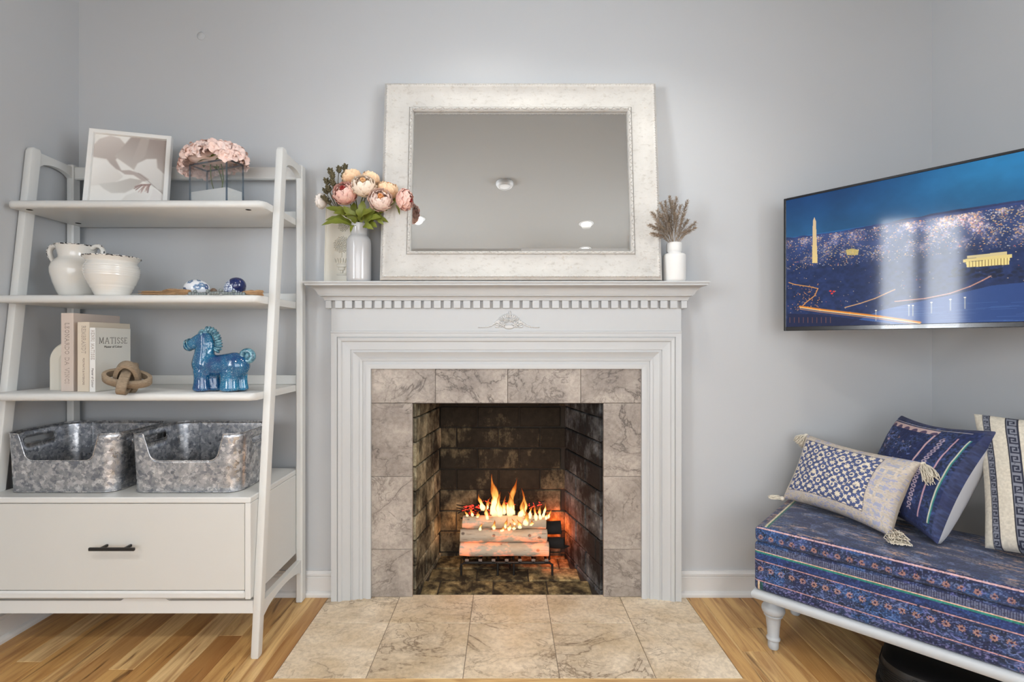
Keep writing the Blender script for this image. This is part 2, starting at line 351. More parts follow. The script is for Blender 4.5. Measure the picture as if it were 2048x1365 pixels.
M_hearth = stone('hearth_stone', rgb(202,182,152), rgb(228,213,190), rgb(104,84,66), .85)
M_surround = stone('surround_stone', rgb(148,138,130), rgb(184,174,164), rgb(80,72,68), .85)
M_grout = flat('grout', rgb(120,108,94), .9)
def woodfloor():
    t = T('hickory_plank'); o = t.offs(t.coord(), 17); r = t.rnd()
    v = t.map(o, (12, 1.0, 4)); g = t.noise(v, 2.6, 6, .62, 1.2); v2 = t.map(o, (70, 2.0, 10)); fine = t.noise(v2, 2.0, 3, .6)
    tone = t.ramp(r, [(0, rgb(198,156,96)), (.18, rgb(222,188,132)), (.42, rgb(208,168,108)), (.6, rgb(228,198,146)), (.78, rgb(200,158,98)), (.9, rgb(156,112,64)), (1, rgb(216,178,120))])
    c = t.mix(t.ramp(g, [(.40, 0.), (.66, .75)]), tone, rgb(138,90,46)); c = t.mix(t.math('MULTIPLY', fine, .30), c, rgb(128,84,46))
    st = t.noise(t.map(o, (9, .9, 3)), 2.1, 3, .5, 1.6); c = t.mix(t.ramp(st, [(.63, 0.), (.70, .8), (.74, .15)]), c, rgb(82,52,28))
    t.bump(fine, .12, .0008); return t.set(base=c, rough=.36, spec=.4)
M_plank = woodfloor()
def brickmat(name, light, soot_bias, tint):
    t = T(name); w = t.coord('Object'); o = t.offs(w); g = t.new('ShaderNodeNewGeometry').outputs['Position']
    n1 = t.noise(g, 5.5, 5, .62, .1); n2 = t.noise(o, 34, 5, .7); n3 = t.noise(t.map(g, (1.3,1.3,.7)), 17, 7, .75)
    z = t.sep(g)[2]; 
    a = t.math('ADD', t.math('MULTIPLY', n1, .72), t.math('MULTIPLY', n3, .46)); a = t.math('ADD', a, t.math('MULTIPLY', z, soot_bias)); a = t.math('ADD', a, t.math('MULTIPLY', t.rnd(), .10))
    soot = t.ramp(a, [(.47, 0.), (.58, .6), (.70, .96)])
    c = t.mix(t.ramp(n2, [(.35, 0.), (.7, 1.)]), light, tint); c = t.mix(soot, c, rgb(26,22,20))
    t.bump(t.math('ADD', n2, n3), .55, .004); return t.set(base=c, rough=.85, spec=.2)
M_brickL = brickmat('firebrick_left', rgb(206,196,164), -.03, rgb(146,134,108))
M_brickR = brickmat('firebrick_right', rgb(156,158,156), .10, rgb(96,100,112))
M_brickB = brickmat('firebrick_back', rgb(186,168,132), .18, rgb(124,106,78))
M_brickF = brickmat('firebrick_floor', rgb(212,190,138), -.02, rgb(150,128,86))
M_mortar = flat('sooty_mortar', rgb(50,44,38), .95, .5, 30, .3, 90)
# ------------------------------------------------------------------ room shell
XL, XR, YF, HW = -1.805, 1.80, -4.5, 0.40
OPX0, OPX1, OPZ = -.391, .408, .814
b = MB(); b.box(XL-.15, -.515, 0, .12, 0, CEIL); b.box(.515, XR+.15, 0, .12, 0, CEIL); b.box(-.515, .515, 0, .12, 1.06, CEIL)
wall_back = struct('wall_back', b, M_wall, 'pale blue-grey painted wall behind the fireplace and bookcase', 'wall')
b = MB(); b.box(XL-.15, XL, -1.86, 0, 0, CEIL); b.box(XL-.15, XL, YF, -2.58, 0, CEIL); b.box(XL-.15, XL, -2.58, -1.86, 0, .85); b.box(XL-.15, XL, -2.58, -1.86, 2.24, CEIL)
struct('wall_left', b, M_wall, 'pale grey side wall left of the ladder bookcase', 'wall')
b = MB(); b.box(XR, XR+.15, -1.8, 0, 0, CEIL); b.box(XR, XR+.15, YF, -2.9, 0, CEIL); b.box(XR, XR+.15, -2.9, -1.8, 0, .85); b.box(XR, XR+.15, -2.9, -1.8, 2.24, CEIL); struct('wall_right', b, M_wall, 'pale grey side wall to the right of the wall television', 'wall')
b = MB(); b.box(XL, -1.5, YF-.12, YF, 0, CEIL); b.box(1.5, XR, YF-.12, YF, 0, CEIL); b.box(-1.5, 1.5, YF-.12, YF, 0, .35); b.box(-1.5, 1.5, YF-.12, YF, 2.35, CEIL)
struct('wall_front', b, M_wall, 'grey wall behind the camera, opened for the added fill window', 'wall')
b = MB(); b.box(XL-.15, XR+.15, YF-.12, .12, CEIL, CEIL+.1); struct('ceiling', b, M_ceil, 'flat grey-white ceiling seen in the mirror', 'ceiling')
b = MB(); b.box(.16, XR, -3.20, -3.06, 2.36, CEIL); b.prism([(.0, 0), (.05, 0), (.05, .01), (.01, .05), (0, .05)], 0, 1.64, Matrix.Translation((.16, -3.01, CEIL-.05)) @ Matrix(((0,1,0,0),(-1,0,0,0),(0,0,1,0),(0,0,0,1))))
struct('trim_1', b, M_ceil, 'ceiling beam with crown moulding seen low in the mirror', 'beam')
def window(name, x0, x1, z0, z1, n, M, lab):
    b = MB(); fr = .045
    b.box(x0, x1, -.03, .03, z0, z0+fr); b.box(x0, x1, -.03, .03, z1-fr, z1)
    w = (x1-x0)/n
    for i in range(n+1): x = x0+w*i; b.box(max(x0, x-fr*.8), min(x1, x+fr*.8), -.03, .03, z0, z1)
    for q in range(len(b.v)): b.v[q] = tuple(M @ Vector(b.v[q]))
    o = struct(name, b, M_trim, lab, 'window')
    s = MB(); s.box(x0+.02, x0+w-.02, -.002, .002, -.001, .001)
    s = MB(); z = z0+.06
    sl = MB(); sl.box(x0+.04, x1-.04, -.02, .02, -.0012, .0012); 
    k = 0; base = None
    while z < z1-.05:
        Mz = M @ Matrix.Translation((0, -.05, z)) @ Matrix.Rotation(.25, 4, 'X')
        if base is None: base = obj('blind_slat', MB().add([tuple(p) for p in sl.v], sl.f), M_trim, None); base.parent = o; base.matrix_parent_inverse = Matrix(); base.matrix_local = Mz
        else: c = base.copy(); COL.objects.link(c); c.matrix_local = Mz
        z += .045; k += 1
    return o
window('window_1', -2.58+.0, -1.86, .85, 2.24, 2, Matrix.Translation((XL-.07, 0, 0)) @ Matrix(((0,1,0,0),(1,0,0,0),(0,0,1,0),(0,0,0,1))), 'white two-part side window with open blinds, reflected in the television')
window('fill_window_3', -2.9, -1.8, .85, 2.24, 2, Matrix.Translation((XR+.07, 0, 0)) @ Matrix(((0,-1,0,0),(1,0,0,0),(0,0,1,0),(0,0,0,1))), 'unseen two-part window added on the right side wall for fill light')  # unseen window, added to frame the right fill light
window('fill_window_2', -1.5, 1.5, .35, 2.35, 4, Matrix.Translation((0, YF-.06, 0)) @ Matrix.Diagonal((1,-1,1,1)), 'unseen wide four-part window with blinds added behind the camera for fill light')  # unseen window, added to frame the rear fill light
# baseboards (profile: board, cap groove, quarter round)
def baseboard(name, a, c, nrm, lab):
    """runs from a to c (xy); nrm points into the room"""
    pr = [(0,0), (.026,0), (.026,.010), (.022,.018), (.014,.022), (.013,.022), (.013,.078), (.011,.082), (.016,.086), (.016,.094), (.011,.098), (.009,.104), (0,.104)]
    b = MB()
    for (p, q) in a:
        b.rings([[(e[0]+nrm[0]*u, e[1]+nrm[1]*u, z) for u, z in pr] for e in (p, q)], True)
    return struct(name, b, M_trim, lab, 'baseboard')
baseboard('baseboard_back', [((XL,0), (-.722,0)), ((.722,0), (XR,0))], 0, (0,-1), 'white baseboard along the fireplace wall')
baseboard('baseboard_left', [((XL,0), (XL,YF))], 0, (1,0), 'white baseboard on the left side wall under the bookcase')
baseboard('baseboard_right', [((XR,0), (XR,YF))], 0, (-1,0), 'white baseboard on the right side wall behind the bench')
# floor: slab + planks + hearth border boards
b = MB(); b.box(XL-.15, XR+.15, YF-.12, .12, -.12, -.012); 
floor = struct('floor', b, M_dark, 'golden hickory plank floor', 'floor')
HX0, HX1, HY = -.742, .753, -.514
PW = .0845; rs = random.Random(3)
def plank(x0, x1, y0, y1):
    m = MB(); m.box(x0-(x0+x1)/2, x1-(x0+x1)/2, y0-(y0+y1)/2, y1-(y0+y1)/2, -.012, 0, .0011)
    o = obj('plank', m, M_plank, floor, local=True); o.location = ((x0+x1)/2, (y0+y1)/2, 0); return o
x = XL; i = 0
while x < XR-.001:
    x1 = min(x+PW, XR); y = -.0
    yend = YF; inside = (x1 > HX0-.052 and x < HX1+.052)
    segs = [(x, x1)]
    if inside:
        if x < HX0-.052: segs = [(x, HX0-.052)]
        elif x1 > HX1+.052: segs = [(HX1+.052, x1)]
        else: segs = []
        # strips that run into the hearth start at its front border
        yy = HY-.052
        lens = [rs.uniform(.5, 1.3), rs.uniform(.9, 1.6)]
        for L in lens+[9]:
            ye = max(YF, yy-L); plank(x+.0003, x1-.0003, ye+.0004, yy-.0004); yy = ye
            if ye <= YF: break
    for s0, s1 in segs:
        yy = 0.0; yl = HY-.052 if inside else YF
        first = True
        while yy > yl+.001:
            L = rs.uniform(.2, 1.1) if (first and not inside) else rs.uniform(.7, 1.4); first = False
            if yy < -1.2: L = 1.7
            ye = max(yl, yy-L)
            if yl < ye < yl+.12: ye = yl
            if s1-s0 > .006: plank(s0+.0003, s1-.0003, ye+.0004, yy-.0004)
            yy = ye
    x = x1; i += 1
def board(pts):
    m = MB(); n = len(pts); m.add([(x, y, -.012) for x, y in pts]+[(x, y, 0) for x, y in pts], [tuple(range(n))[::-1], tuple(range(n, 2*n))]+[(i, (i+1) % n, (i+1) % n+n, i+n) for i in range(n)])
    return obj('border_board', m, M_plank, floor)
board([(HX0-.052, 0), (HX0, 0), (HX0, HY), (HX0-.052, HY-.052)]); board([(HX1, 0), (HX1+.052, 0), (HX1+.052, HY-.052), (HX1, HY)])
o = board([(HY-.052, HX1+.052), (HY-.052, HX0-.052), (HY, HX0), (HY, HX1)]); o.rotation_euler = (0,0,-pi/2)
o.matrix_local = Matrix(((0,1,0,0),(1,0,0,0),(0,0,1,0),(0,0,0,1))); 
# hearth tiles
he = thing('hearth', 'flush veined beige stone tile hearth in front of the fireplace', 'hearth', (0, -.25, 0))
m = MB(); m.box(HX0, HX1, HY, 0.0, -.011, -.0015); obj('grout_bed', m, M_grout, he)
xs = [HX0, -.445, -.137, .1706, .477, HX1]; ys = [HY, -.21, -.0]
for r in range(2):
    for c in range(5):
        m = MB(); cx, cy = (xs[c]+xs[c+1])/2, (ys[r]+ys[r+1])/2; hx, hy = (xs[c+1]-xs[c])/2-.0011, (ys[r+1]-ys[r])/2-.0011
        m.box(-hx, hx, -hy, hy, -.010, 0.0, .0012); o = obj('tile', m, M_hearth, he, local=True); o.location = (cx, cy+.25, 0)
# stone surround (tiles standing on the wall)
su = thing('tile_surround', 'grey veined stone tile surround framing the firebox', 'fireplace surround', (0, -.02, 0))
def stile(x0, x1, z0, z1):
    m = MB(); m.box(x0+.0007, x1-.0007, -.02, -.002, z0+.0007, z1-.0007, .001); return obj('tile', m, M_surround, su)
sx = [-.575, -.2955, .007, .3125, .575]
zt = [.956+.012, .812]
for a, c in zip(sx[:-1], sx[1:]): stile(a, c, .812, .967)
for (a, c) in ((-.575, OPX0), (OPX1, .575)):
    for z0, z1 in ((.5045, .812), (.2000, .5045), (0, .2000)): stile(a, c, z0, z1)
m = MB(); m.box(-.575, OPX0-.002, -.0019, -.0001, 0, .967); m.box(OPX1+.002, .575, -.0019, -.0001, 0, .967); m.box(OPX0, OPX1, -.0019, -.0001, .814, .967); obj('backing', m, M_grout, su)
m = MB(); m.box(OPX0-.002, OPX1+.002, -.019, .02, OPZ-.004, OPZ+.002); obj('steel_lintel', m, flat('rusty_steel', rgb(52,40,32), .7, .3, 20), su)
# mantelpiece
ma = thing('mantelpiece', 'white painted wooden mantelpiece with dentil cornice and stepped casing', 'mantelpiece', (0, -.03, 0))
Y0 = -.0575
prof = [(0,-.001), (0,.034), (.008,.036), (.020,.036), (.0205,.031), (.033,.031), (.0335,.037), (.044,.039), (.0445,.034), (.062,.040), (.070,.046), (.0705,.041), (.080,.041), (.0805,.047), (.112,.049), (.1165,.056), (.128,.058), (.133,.052), (.1335,.055), (.157,.0565), (.157,-.001)]
for sd, nm in (('L', 'casing_leg'), ('T', 'casing_header'), ('R', 'casing_leg')):
    m = MB(); m.frame(-.5625, .5645, .0, .956, prof, sd)
    m.v = [(x, y, max(0.0, z)) for x, y, z in m.v]; obj(nm, m, M_mantel, ma, angle=40)
m = MB(); m.box(-.7205, .7225, -.052, 0, 1.1125, 1.245, .0008); obj('frieze', m, M_mantel, ma)
m = MB(); m.box(-.7225, .7245, -.058, 0, 1.104, 1.1135, .002); obj('astragal', m, M_mantel, ma)
fx0, fx1, fy = -.7205, .7225, -.052
def corn(nm, pr):
    m = MB(); r = []
    for k in range(4):
        q = []
        for u, z in pr:
            p = [(fx0-u, 0.0), (fx0-u, fy-u), (fx1+u, fy-u), (fx1+u, 0.0)][k]; q.append((p[0], p[1], z))
        r.append(q)
    m.rings(r, True); return obj(nm, m, M_mantel, ma, angle=35)
corn('bed_mould', [(-.01,1.2375), (.020,1.2375), (.021,1.243), (.026,1.250), (.033,1.2545), (.036,1.2555), (.036,1.259), (-.01,1.259)])
corn('crown_mould', [(-.01,1.2592), (.037,1.2592), (.040,1.262), (.043,1.270), (.049,1.279), (.058,1.287), (.067,1.291), (.070,1.2925), (-.01,1.2925)])
corn('mantel_shelf', [(-.04,1.2926), (.076,1.2926), (.078,1.295), (.078,1.2995), (.080,1.3005), (.083,1.302), (.0845,1.3055), (.083,1.309), (.080,1.3095), (-.04,1.3095)])
m = MB(); m.box(-.0147, .0147, -.018, 0, 0, .0315, .0015); d0 = None
k = 0; P_ = .0403
x = -.7205+.0305
m0 = m
for k in range(35):
    xx = -.6840+k*P_
    if d0 is None: d0 = obj('dentil', m0, M_mantel, ma, local=True); o = d0
    else: o = dup(d0)
    o.location = (xx, fy+.03+.0005, 1.2060)
for xx, dx in ((-.7215, 0), (.7235, 0)):
    m = MB(); m.box(-.0120, .0120, -.018, .04, 0, .0315, .0015); o = obj('dentil', m, M_mantel, ma, local=True); o.location = (xx+(-.005 if xx < 0 else .005), fy+.03+.0005, 1.2060)
# carved applique
m = MB(); rr = random.Random(5); ax0, az0 = .012, 1.122
def el(x, z, rx, rz, ang=0, ry=.006): m.ball((0,0,0), (1,1,1), 9, 6, Matrix.Translation((ax0+x, -.0535, az0+z)) @ Matrix.Rotation(-ang, 4, 'Y') @ Matrix.Diagonal((rx, ry*1.15, rz, 1)))
for s in (-1, 1):
    for k in range(15):
        f = k/14; el(s*(.045+.080*f), .010*(1-f)**2+.014*math.exp(-(f/.3)**2)+.006, .0065*(1.15-f*.7), .0042*(1.1-f*.6), s*(.5 if k % 2 else -.4)*(1-f*.4), .0045)
    for k in range(9):
        a = .15+k*.16; R = .052; el(s*math.cos(a)*R*.95, math.sin(a)*R*1.05, .010, .0042, (pi/2-(pi/2-a)) if s > 0 else pi-a, .005)
for x, z, r in ((-.027,.018,.012), (.027,.018,.013), (-.012,.036,.011), (.012,.038,.011), (.0,.056,.010), (-.030,.040,.008), (.030,.040,.008)):
    for k in range(6): a = k*pi/3; el(x+math.cos(a)*r*.6, z+math.sin(a)*r*.6, r*.55, r*.34, a, .0085)
    el(x, z, r*.35, r*.35, 0, .011)
el(0, .008, .022, .010, 0, .006); el(.004, .068, .004, .008, .3)
obj('carved_ornament', m, M_trim, ma, True)
# firebox
fb = thing('firebox', 'soot-stained firebrick firebox behind the stone surround', 'firebox', (0, .2, 0))
BX0, BX1, BY = -.333, .300, .385
m = MB(); FZ = 1.02
m.box(-.46, .46, BY+.001, BY+.06, -.03, FZ); m.box(-.5, .5, .001, BY+.06, -.06, -.0075)
m.box(-.5, .5, .0, BY+.06, FZ, FZ+.03)
m.add([(-.46,.001,-.01), (OPX0-.006,.001,-.01), (BX0-.006,BY,-.01), (-.46,BY,-.01), (-.46,.001,FZ), (OPX0-.006,.001,FZ), (BX0-.006,BY,FZ), (-.46,BY,FZ)], [(0,3,2,1),(4,5,6,7),(0,1,5,4),(1,2,6,5),(2,3,7,6),(3,0,4,7)])
m.add([(.46,.001,-.01), (OPX1+.006,.001,-.01), (BX1+.006,BY,-.01), (.46,BY,-.01), (.46,.001,FZ), (OPX1+.006,.001,FZ), (BX1+.006,BY,FZ), (.46,BY,FZ)], [(0,1,2,3),(4,7,6,5),(0,4,5,1),(1,5,6,2),(2,6,7,3),(3,7,4,0)])
obj('mortar', m, M_mortar, fb)
rb = random.Random(11)
def brick(M, L, H, mat, D=.02):
    g = .0018+rb.random()*.0012; m = MB(); m.box(g, L-g, -.006-rb.random()*.003, D, g, H-g, .004); 
    o = obj('brick', m, mat, fb, local=True); o.matrix_local = Matrix.Translation((0,-.2,0)) @ M; return o
BH, BL = .1045, .2095
for r in range(11):
    z = -.0895+r*BH; x = BX0-.02-(0 if r % 2 else BL*.5)
    while x < BX1+.01:
        x0 = max(x, BX0-.0); x1 = min(x+BL, BX1)
        if x1-x0 > .03: brick(Matrix.Translation((x0, BY, z)), x1-x0, BH, M_brickB)
        x += BL
def side(ax, bx, mat, sgn):
    A = Vector((ax, 0.002, 0)); B = Vector((bx, BY, 0)); L = (B-A).length; ang = math.atan2((B-A).y, (B-A).x)
    for r in range(11):
        z = -.0895+r*BH; s = -(.06 if r % 2 else .06+BL*.5)
        while s < L:
            s0, s1 = max(0, s), min(L, s+BL)
            if s1-s0 > .03:
                M = Matrix.Translation(A+Vector((0,0,z))) @ Matrix.Rotation(ang, 4, 'Z')
                if sgn > 0: M = M @ Matrix.Translation((s0, 0, 0)) @ Matrix.Diagonal((1,1,1,1))
                else: M = M @ Matrix.Translation((s1, 0, 0)) @ Matrix.Rotation(pi, 4, 'Z')
                brick(M, s1-s0, BH, mat)
            s += BL
side(OPX0+.002, BX0, M_brickL, 1); side(OPX1-.002, BX1, M_brickR, -1)
yy = .006
for r, (dep, off, Lb) in enumerate(((.118, .16, .236), (.118, .02, .236), (.105, .12, .236), (.105, .0, .236))):
    t0 = yy/BY; t1 = min(1, (yy+dep)/BY); x0 = OPX0+(BX0-OPX0)*t1+.004; x1 = OPX1+(BX1-OPX1)*t1-.004; x = x0-off
    while x < x1:
        a, c = max(x, x0), min(x+Lb, x1)
        if c-a > .03: brick(Matrix.Translation((a, yy, -.0095)) @ Matrix.Rotation(-pi/2, 4, 'X'), c-a, min(dep, BY-yy), M_brickF)
        x += Lb
    yy += dep
    if yy > BY-.02: break
# ------------------------------------------------------------------ fireplace contents
gr = thing('fire_grate', 'black iron fire grate carrying the birch logs', 'grate', (.003, .26, 0))
GY0, GY1 = .17, .36
for k in range(7):
    x = -.178+.0605*k; m = MB()
    m.tube(spline([(x, GY0-.005, .072), (x, GY0, .066), (x, GY0+.03, .060), (x, .27, .055), (x, GY1-.03, .062), (x, GY1, .085)], 3), .0065, 4); obj('grate_bar', m, M_black, gr)
    m = MB(); m.box(x-.0085, x+.0085, GY0-.012, GY0-.004, .068, .0775, .001); obj('bar_tip', m, flat('iron_tip_%d' % k, rgb(120,106,98), .6, .2, 40) if k == 0 else bpy.data.materials['iron_tip_0'], gr, label='worn light tip of a grate bar')
for y in (GY0+.012, GY1-.04): m = MB(); m.box(-.196, .204, y-.006, y+.006, .048, .058, .002); obj('cross_bar', m, M_black, gr)
for x in (-.205, -.038, .036, .212):
    for y in (GY0+.004, GY1-.03):
        m = MB(); m.tube([(x+(.018 if x < -.1 else -.018 if x > .1 else 0), y, .056), (x, y, .048), (x, y, .0)], .0055, 6); obj('leg', m, M_black, gr)
def birch():
    t = T('birch_bark'); v = t.offs(t.coord()); n = t.noise(t.map(v, (3, 10, 10)), 4, 5, .6); c = t.mix(n, rgb(196,186,170), rgb(150,130,108))
    st = t.noise(t.map(v, (5, 60, 60)), 2.2, 3, .6); c = t.mix(t.ramp(st, [(.62, 0.), (.70, .8)]), c, rgb(70,52,40))
    kn = t.voro(t.map(v, (1, 1.2, 1.2)), 16); c = t.mix(t.ramp(kn, [(.09, .85), (.16, 0.)]), c, rgb(66,50,40))
    glow = t.noise(t.map(v, (1, 2, 2)), 9, 4, .6); h = t.ramp(glow, [(.50, 0.), (.62, 1.)]); h2 = t.math('MULTIPLY', h, .45)  # patchy emission: embers plus the fire's pink reflection painted onto the bark
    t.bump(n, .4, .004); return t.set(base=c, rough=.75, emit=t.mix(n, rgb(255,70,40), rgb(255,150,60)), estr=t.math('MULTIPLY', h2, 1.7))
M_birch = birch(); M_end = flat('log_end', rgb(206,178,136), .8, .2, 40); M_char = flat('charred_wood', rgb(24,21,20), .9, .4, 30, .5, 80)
def ember():
    t = T('glowing_embers'); v = t.coord(); f = t.voro(t.vadd(v, t.noise(v, 30, 3, .5, color=True), .03), 42, 'DISTANCE_TO_EDGE'); e = t.ramp(f, [(.02, 1.), (.10, 0.)]); g = t.ramp(t.noise(v, 12, 3, .5), [(.46, 0.), (.6, 1.)])
    t.bump(f, .5, .004); return t.set(base=rgb(24,18,16), rough=.9, emit=rgb(255,60,40), estr=t.math('MULTIPLY', t.math('MULTIPLY', e, g), 2.6))
M_ember = ember()
def log(name, a, c, r, mat, end, n=16, seed=0, jag=0.0):
    A, B = Vector(a), Vector(c); q = random.Random(seed); pts = [A.lerp(B, k/9)+Vector((0, q.uniform(-1,1), q.uniform(-1,1)))*r*.05 for k in range(10)]
    m = MB(); m.tube(pts, [r*(1+q.uniform(-.04,.04)) for _ in pts], n, cap=False)
    o = len(m.v); R0 = m.v[:n]; R1 = m.v[-n:]; ph = q.random()*6
    for k, v in enumerate(m.v):
        an = k % n; w = 1+.035*math.sin(2*pi*an/n*2+ph)+.02*math.sin(2*pi*an/n*5+ph); p = pts[k//n]; m.v[k] = tuple(p+(Vector(v)-p)*w)
    d = (B-A).normalized(); m.cur = 1
    for base, p, sg in ((0, A, -1), (9*n, B, 1)):
        ring = [Vector(m.v[base+k]) for k in range(n)]
        if jag: 
            inn = [p+(v-p)*.55+d*sg*q.uniform(-.2, jag) for v in ring]
        else: inn = [p+(v-p)*.86+d*sg*.002 for v in ring]
        m.rings([ring, inn], cap=False); m.add(inn, [tuple(range(n))])
    return m
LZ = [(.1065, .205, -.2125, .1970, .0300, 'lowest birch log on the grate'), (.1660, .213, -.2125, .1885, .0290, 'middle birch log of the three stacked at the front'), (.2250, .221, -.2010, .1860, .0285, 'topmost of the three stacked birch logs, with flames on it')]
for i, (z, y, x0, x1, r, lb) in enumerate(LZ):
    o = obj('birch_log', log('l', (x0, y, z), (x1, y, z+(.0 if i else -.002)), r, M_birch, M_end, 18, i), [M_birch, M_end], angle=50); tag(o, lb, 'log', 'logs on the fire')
for i, (a, c, r, lb) in enumerate((((-.20, .272, .10), (.19, .268, .10), .030, 'charred log lying behind the lowest birch log'), ((-.14, .285, .168), (.262, .262, .185), .033, 'charred log behind, its black end jutting out at the right'), ((-.19, .283, .235), (.17, .275, .228), .026, 'glowing charred log behind the topmost birch log'), ((-.06, .315, .10), (.275, .245, .118), .026, 'short charred log poking out right of the grate'))):
    o = obj('charred_log', log('l', a, c, r, M_char, M_char, 12, i+9, .4*r*3), [M_ember if i == 2 else M_char, M_char], angle=50); tag(o, lb, 'log', 'logs on the fire')
m = MB(); q = random.Random(4)
for k in range(26):
    x = q.uniform(-.19, .16); z = .262+q.uniform(0, .045); a = q.uniform(-.5, .5); L = q.uniform(.02, .06); y = q.uniform(.235, .29)
    m.tube([(x-L*math.cos(a), y, z-L*math.sin(a)), (x, y+.004, z+.003), (x+L*math.cos(a), y, z+L*math.sin(a))], [.002, .005, .002], 5)
o = obj('glowing_kindling', m, M_ember); tag(o, 'thin red-glowing kindling heaped over the top log', 'embers', kind='stuff')
def flame_mat():
    t = T('flame'); g = t.sep(t.coord('Generated')); z = g[2]; n = t.noise(t.map(t.offs(t.coord()), (1, 1, .45)), 26, 3, .5, .6)
    lw = t.new('ShaderNodeLayerWeight'); lw.inputs[0].default_value = .45; edge = t.math('SUBTRACT', 1.0, lw.outputs['Facing'])
    h = t.math('ADD', z, t.math('MULTIPLY', t.math('SUBTRACT', n, .5), .7)); h = t.math('SUBTRACT', h, t.math('MULTIPLY', t.math('SUBTRACT', edge, .5), .55))
    c = t.ramp(h, [(.10, (1, .80, .40, 1)), (.30, (1, .50, .10, 1)), (.58, (1, .22, .03, 1)), (.95, (.85, .08, .01, 1))])
    st = t.ramp(h, [(.10, 1.), (.5, .36), (1., .16)]); al = t.math('MULTIPLY', t.ramp(edge, [(.10, 0.), (.75, .95)]), t.math('MULTIPLY', t.ramp(h, [(.5, 1.), (1.0, .2)]), t.ramp(z, [(.0, .1), (.16, 1.)])))
    e = t.new('ShaderNodeEmission'); t.put(e.inputs[0], c); t.put(e.inputs[1], t.math('MULTIPLY', st, 1.9)); tr = t.new('ShaderNodeBsdfTransparent'); mx = t.new('ShaderNodeMixShader')
    t.put(mx.inputs[0], al); t.put(mx.inputs[1], tr.outputs[0]); t.put(mx.inputs[2], e.outputs[0]); t.put(t.out.inputs['Surface'], mx.outputs[0]); t.n.remove(t.p); return t.m
M_flame = flame_mat()
fi = thing('fire', 'orange and white flames burning over the birch logs', 'fire', (0, .24, .25))
FL = [(990,1034,988,948,13,2.285),(984,1030,993,975,8,2.29),(1000,1034,998,985,9,2.27),(1019,1034,1030,956,11,2.285),(1026,1030,1016,984,9,2.27),(1046,1040,1046,976,9,2.29),(1038,1040,1052,1000,8,2.28),(966,1022,958,988,7,2.28),(973,1020,980,995,5,2.28),(975,1040,971,1006,5,2.21),
      (988,1060,988,1040,5,2.205),(1052,1052,1052,1018,7,2.20),(1040,1058,1036,1038,6,2.205),(1062,1052,1066,1040,5,2.205),(1072,1042,1070,1008,5,2.25),(1081,1040,1079,1010,5,2.25),(1092,1040,1094,1026,4,2.24),(1018,1062,1020,1045,5,2.2),(1003,1064,1008,1052,5,2.2),(935,1034,930,1020,4,2.25),(955,1036,958,1022,5,2.25),(1028,1060,1030,1050,5,2.2),(960,1062,963,1046,4,2.205),(1010,1058,1014,1034,4,2.205),(1048,1050,1058,1026,5,2.205),(1030,1052,1024,1036,3,2.205),(945,1034,941,1012,4,2.26),(1008,1030,1010,992,6,2.30),(1060,1038,1062,1012,5,2.26),(1096,1038,1102,1018,4,2.25),(1086,1036,1092,1006,4,2.27)]
for i, (x0, y0, x1, y1, r, d) in enumerate(FL):
    q = random.Random(i+40); A, B = Vector(W(x0, y0, d)), Vector(W(x1, y1, d)); L = (B-A).length; R = r/F*d; n = 14; rs_ = []
    for k in range(n+1):
        f = k/n; p = A.lerp(B, f)+Vector((math.sin(f*5.2+q.random()*.2+i)*R*.42*f, math.cos(f*4+i)*R*.25*f, 0)); w = R*(max(0.02, math.sin(pi*min(1, (f*.86+.14))**.72)))**1.15*(1-.25*f)
        if k == n: w = R*.03
        w *= .76+.24*math.sin(f*13+i*1.7)*min(1, f*3); rs_.append([(p.x+w*math.cos(a*2*pi/14)*(1+.10*math.sin(a*1.8+f*9+i)), p.y+.6*w*math.sin(a*2*pi/14), p.z+(.25*w*math.sin(a*2+i) if k < n else 0)) for a in range(14)])
    m = MB(); m.rings(rs_, True); o = obj('flame', m, M_flame, fi, True); o.visible_shadow = True
for i, (loc, p, rad) in enumerate(FIRE):
    l = bpy.data.lights.new('fire_glow', 'POINT'); l.energy = p; l.color = (1, .48, .18) if i != 1 else (1, .16, .02); l.shadow_soft_size = rad; o = bpy.data.objects.new('fire_glow', l); COL.objects.link(o); o.location = loc
# ------------------------------------------------------------------ ceiling fittings (seen in the mirror)
M_lamp = T('lamp_lens'); M_lamp.set(base=(1,1,1,1), emit=(1,.93,.82,1), estr=6.0); M_lamp = M_lamp.m
where = ['above the mantel, nearest the wall', 'above the right end of the mantel', 'seen highest in the mirror at the right', 'beside the ceiling beam, seen lowest in the mirror', 'seen in the mirror behind the peonies', 'farthest back at the left']
for i, (x, y, p) in enumerate(LAMPS):
    t_ = thing('recessed_light', 'round recessed ceiling light '+where[i], 'ceiling light', (x, y, CEIL), group='recessed ceiling lights')
    m = MB(); m.lathe([(.044,-.001), (.046,-.006), (.062,-.006), (.067,-.001)], 28, cap=False); m.v = [(a+x, b_+y, c+CEIL) for a, b_, c in m.v]; obj('trim_ring', m, M_trim, t_, True)
    m = MB(); m.lathe([(.001,-.002), (.044,-.002)], 28, cap=False); m.v = [(a+x, b_+y, c+CEIL) for a, b_, c in m.v]; obj('lens', m, M_lamp, t_)
    l = bpy.data.lights.new('lamp', 'SPOT'); l.energy = p*9; l.color = (1, .95, .88); l.spot_size = 2.3; l.spot_blend = .8; l.shadow_soft_size = .045
    o = bpy.data.objects.new('lamp', l); COL.objects.link(o); o.location = (x, y, CEIL-.012)
t_ = thing('smoke_detector', 'round white smoke detector on the ceiling, seen in the mirror', 'smoke detector', (-.01, -1.64, CEIL))
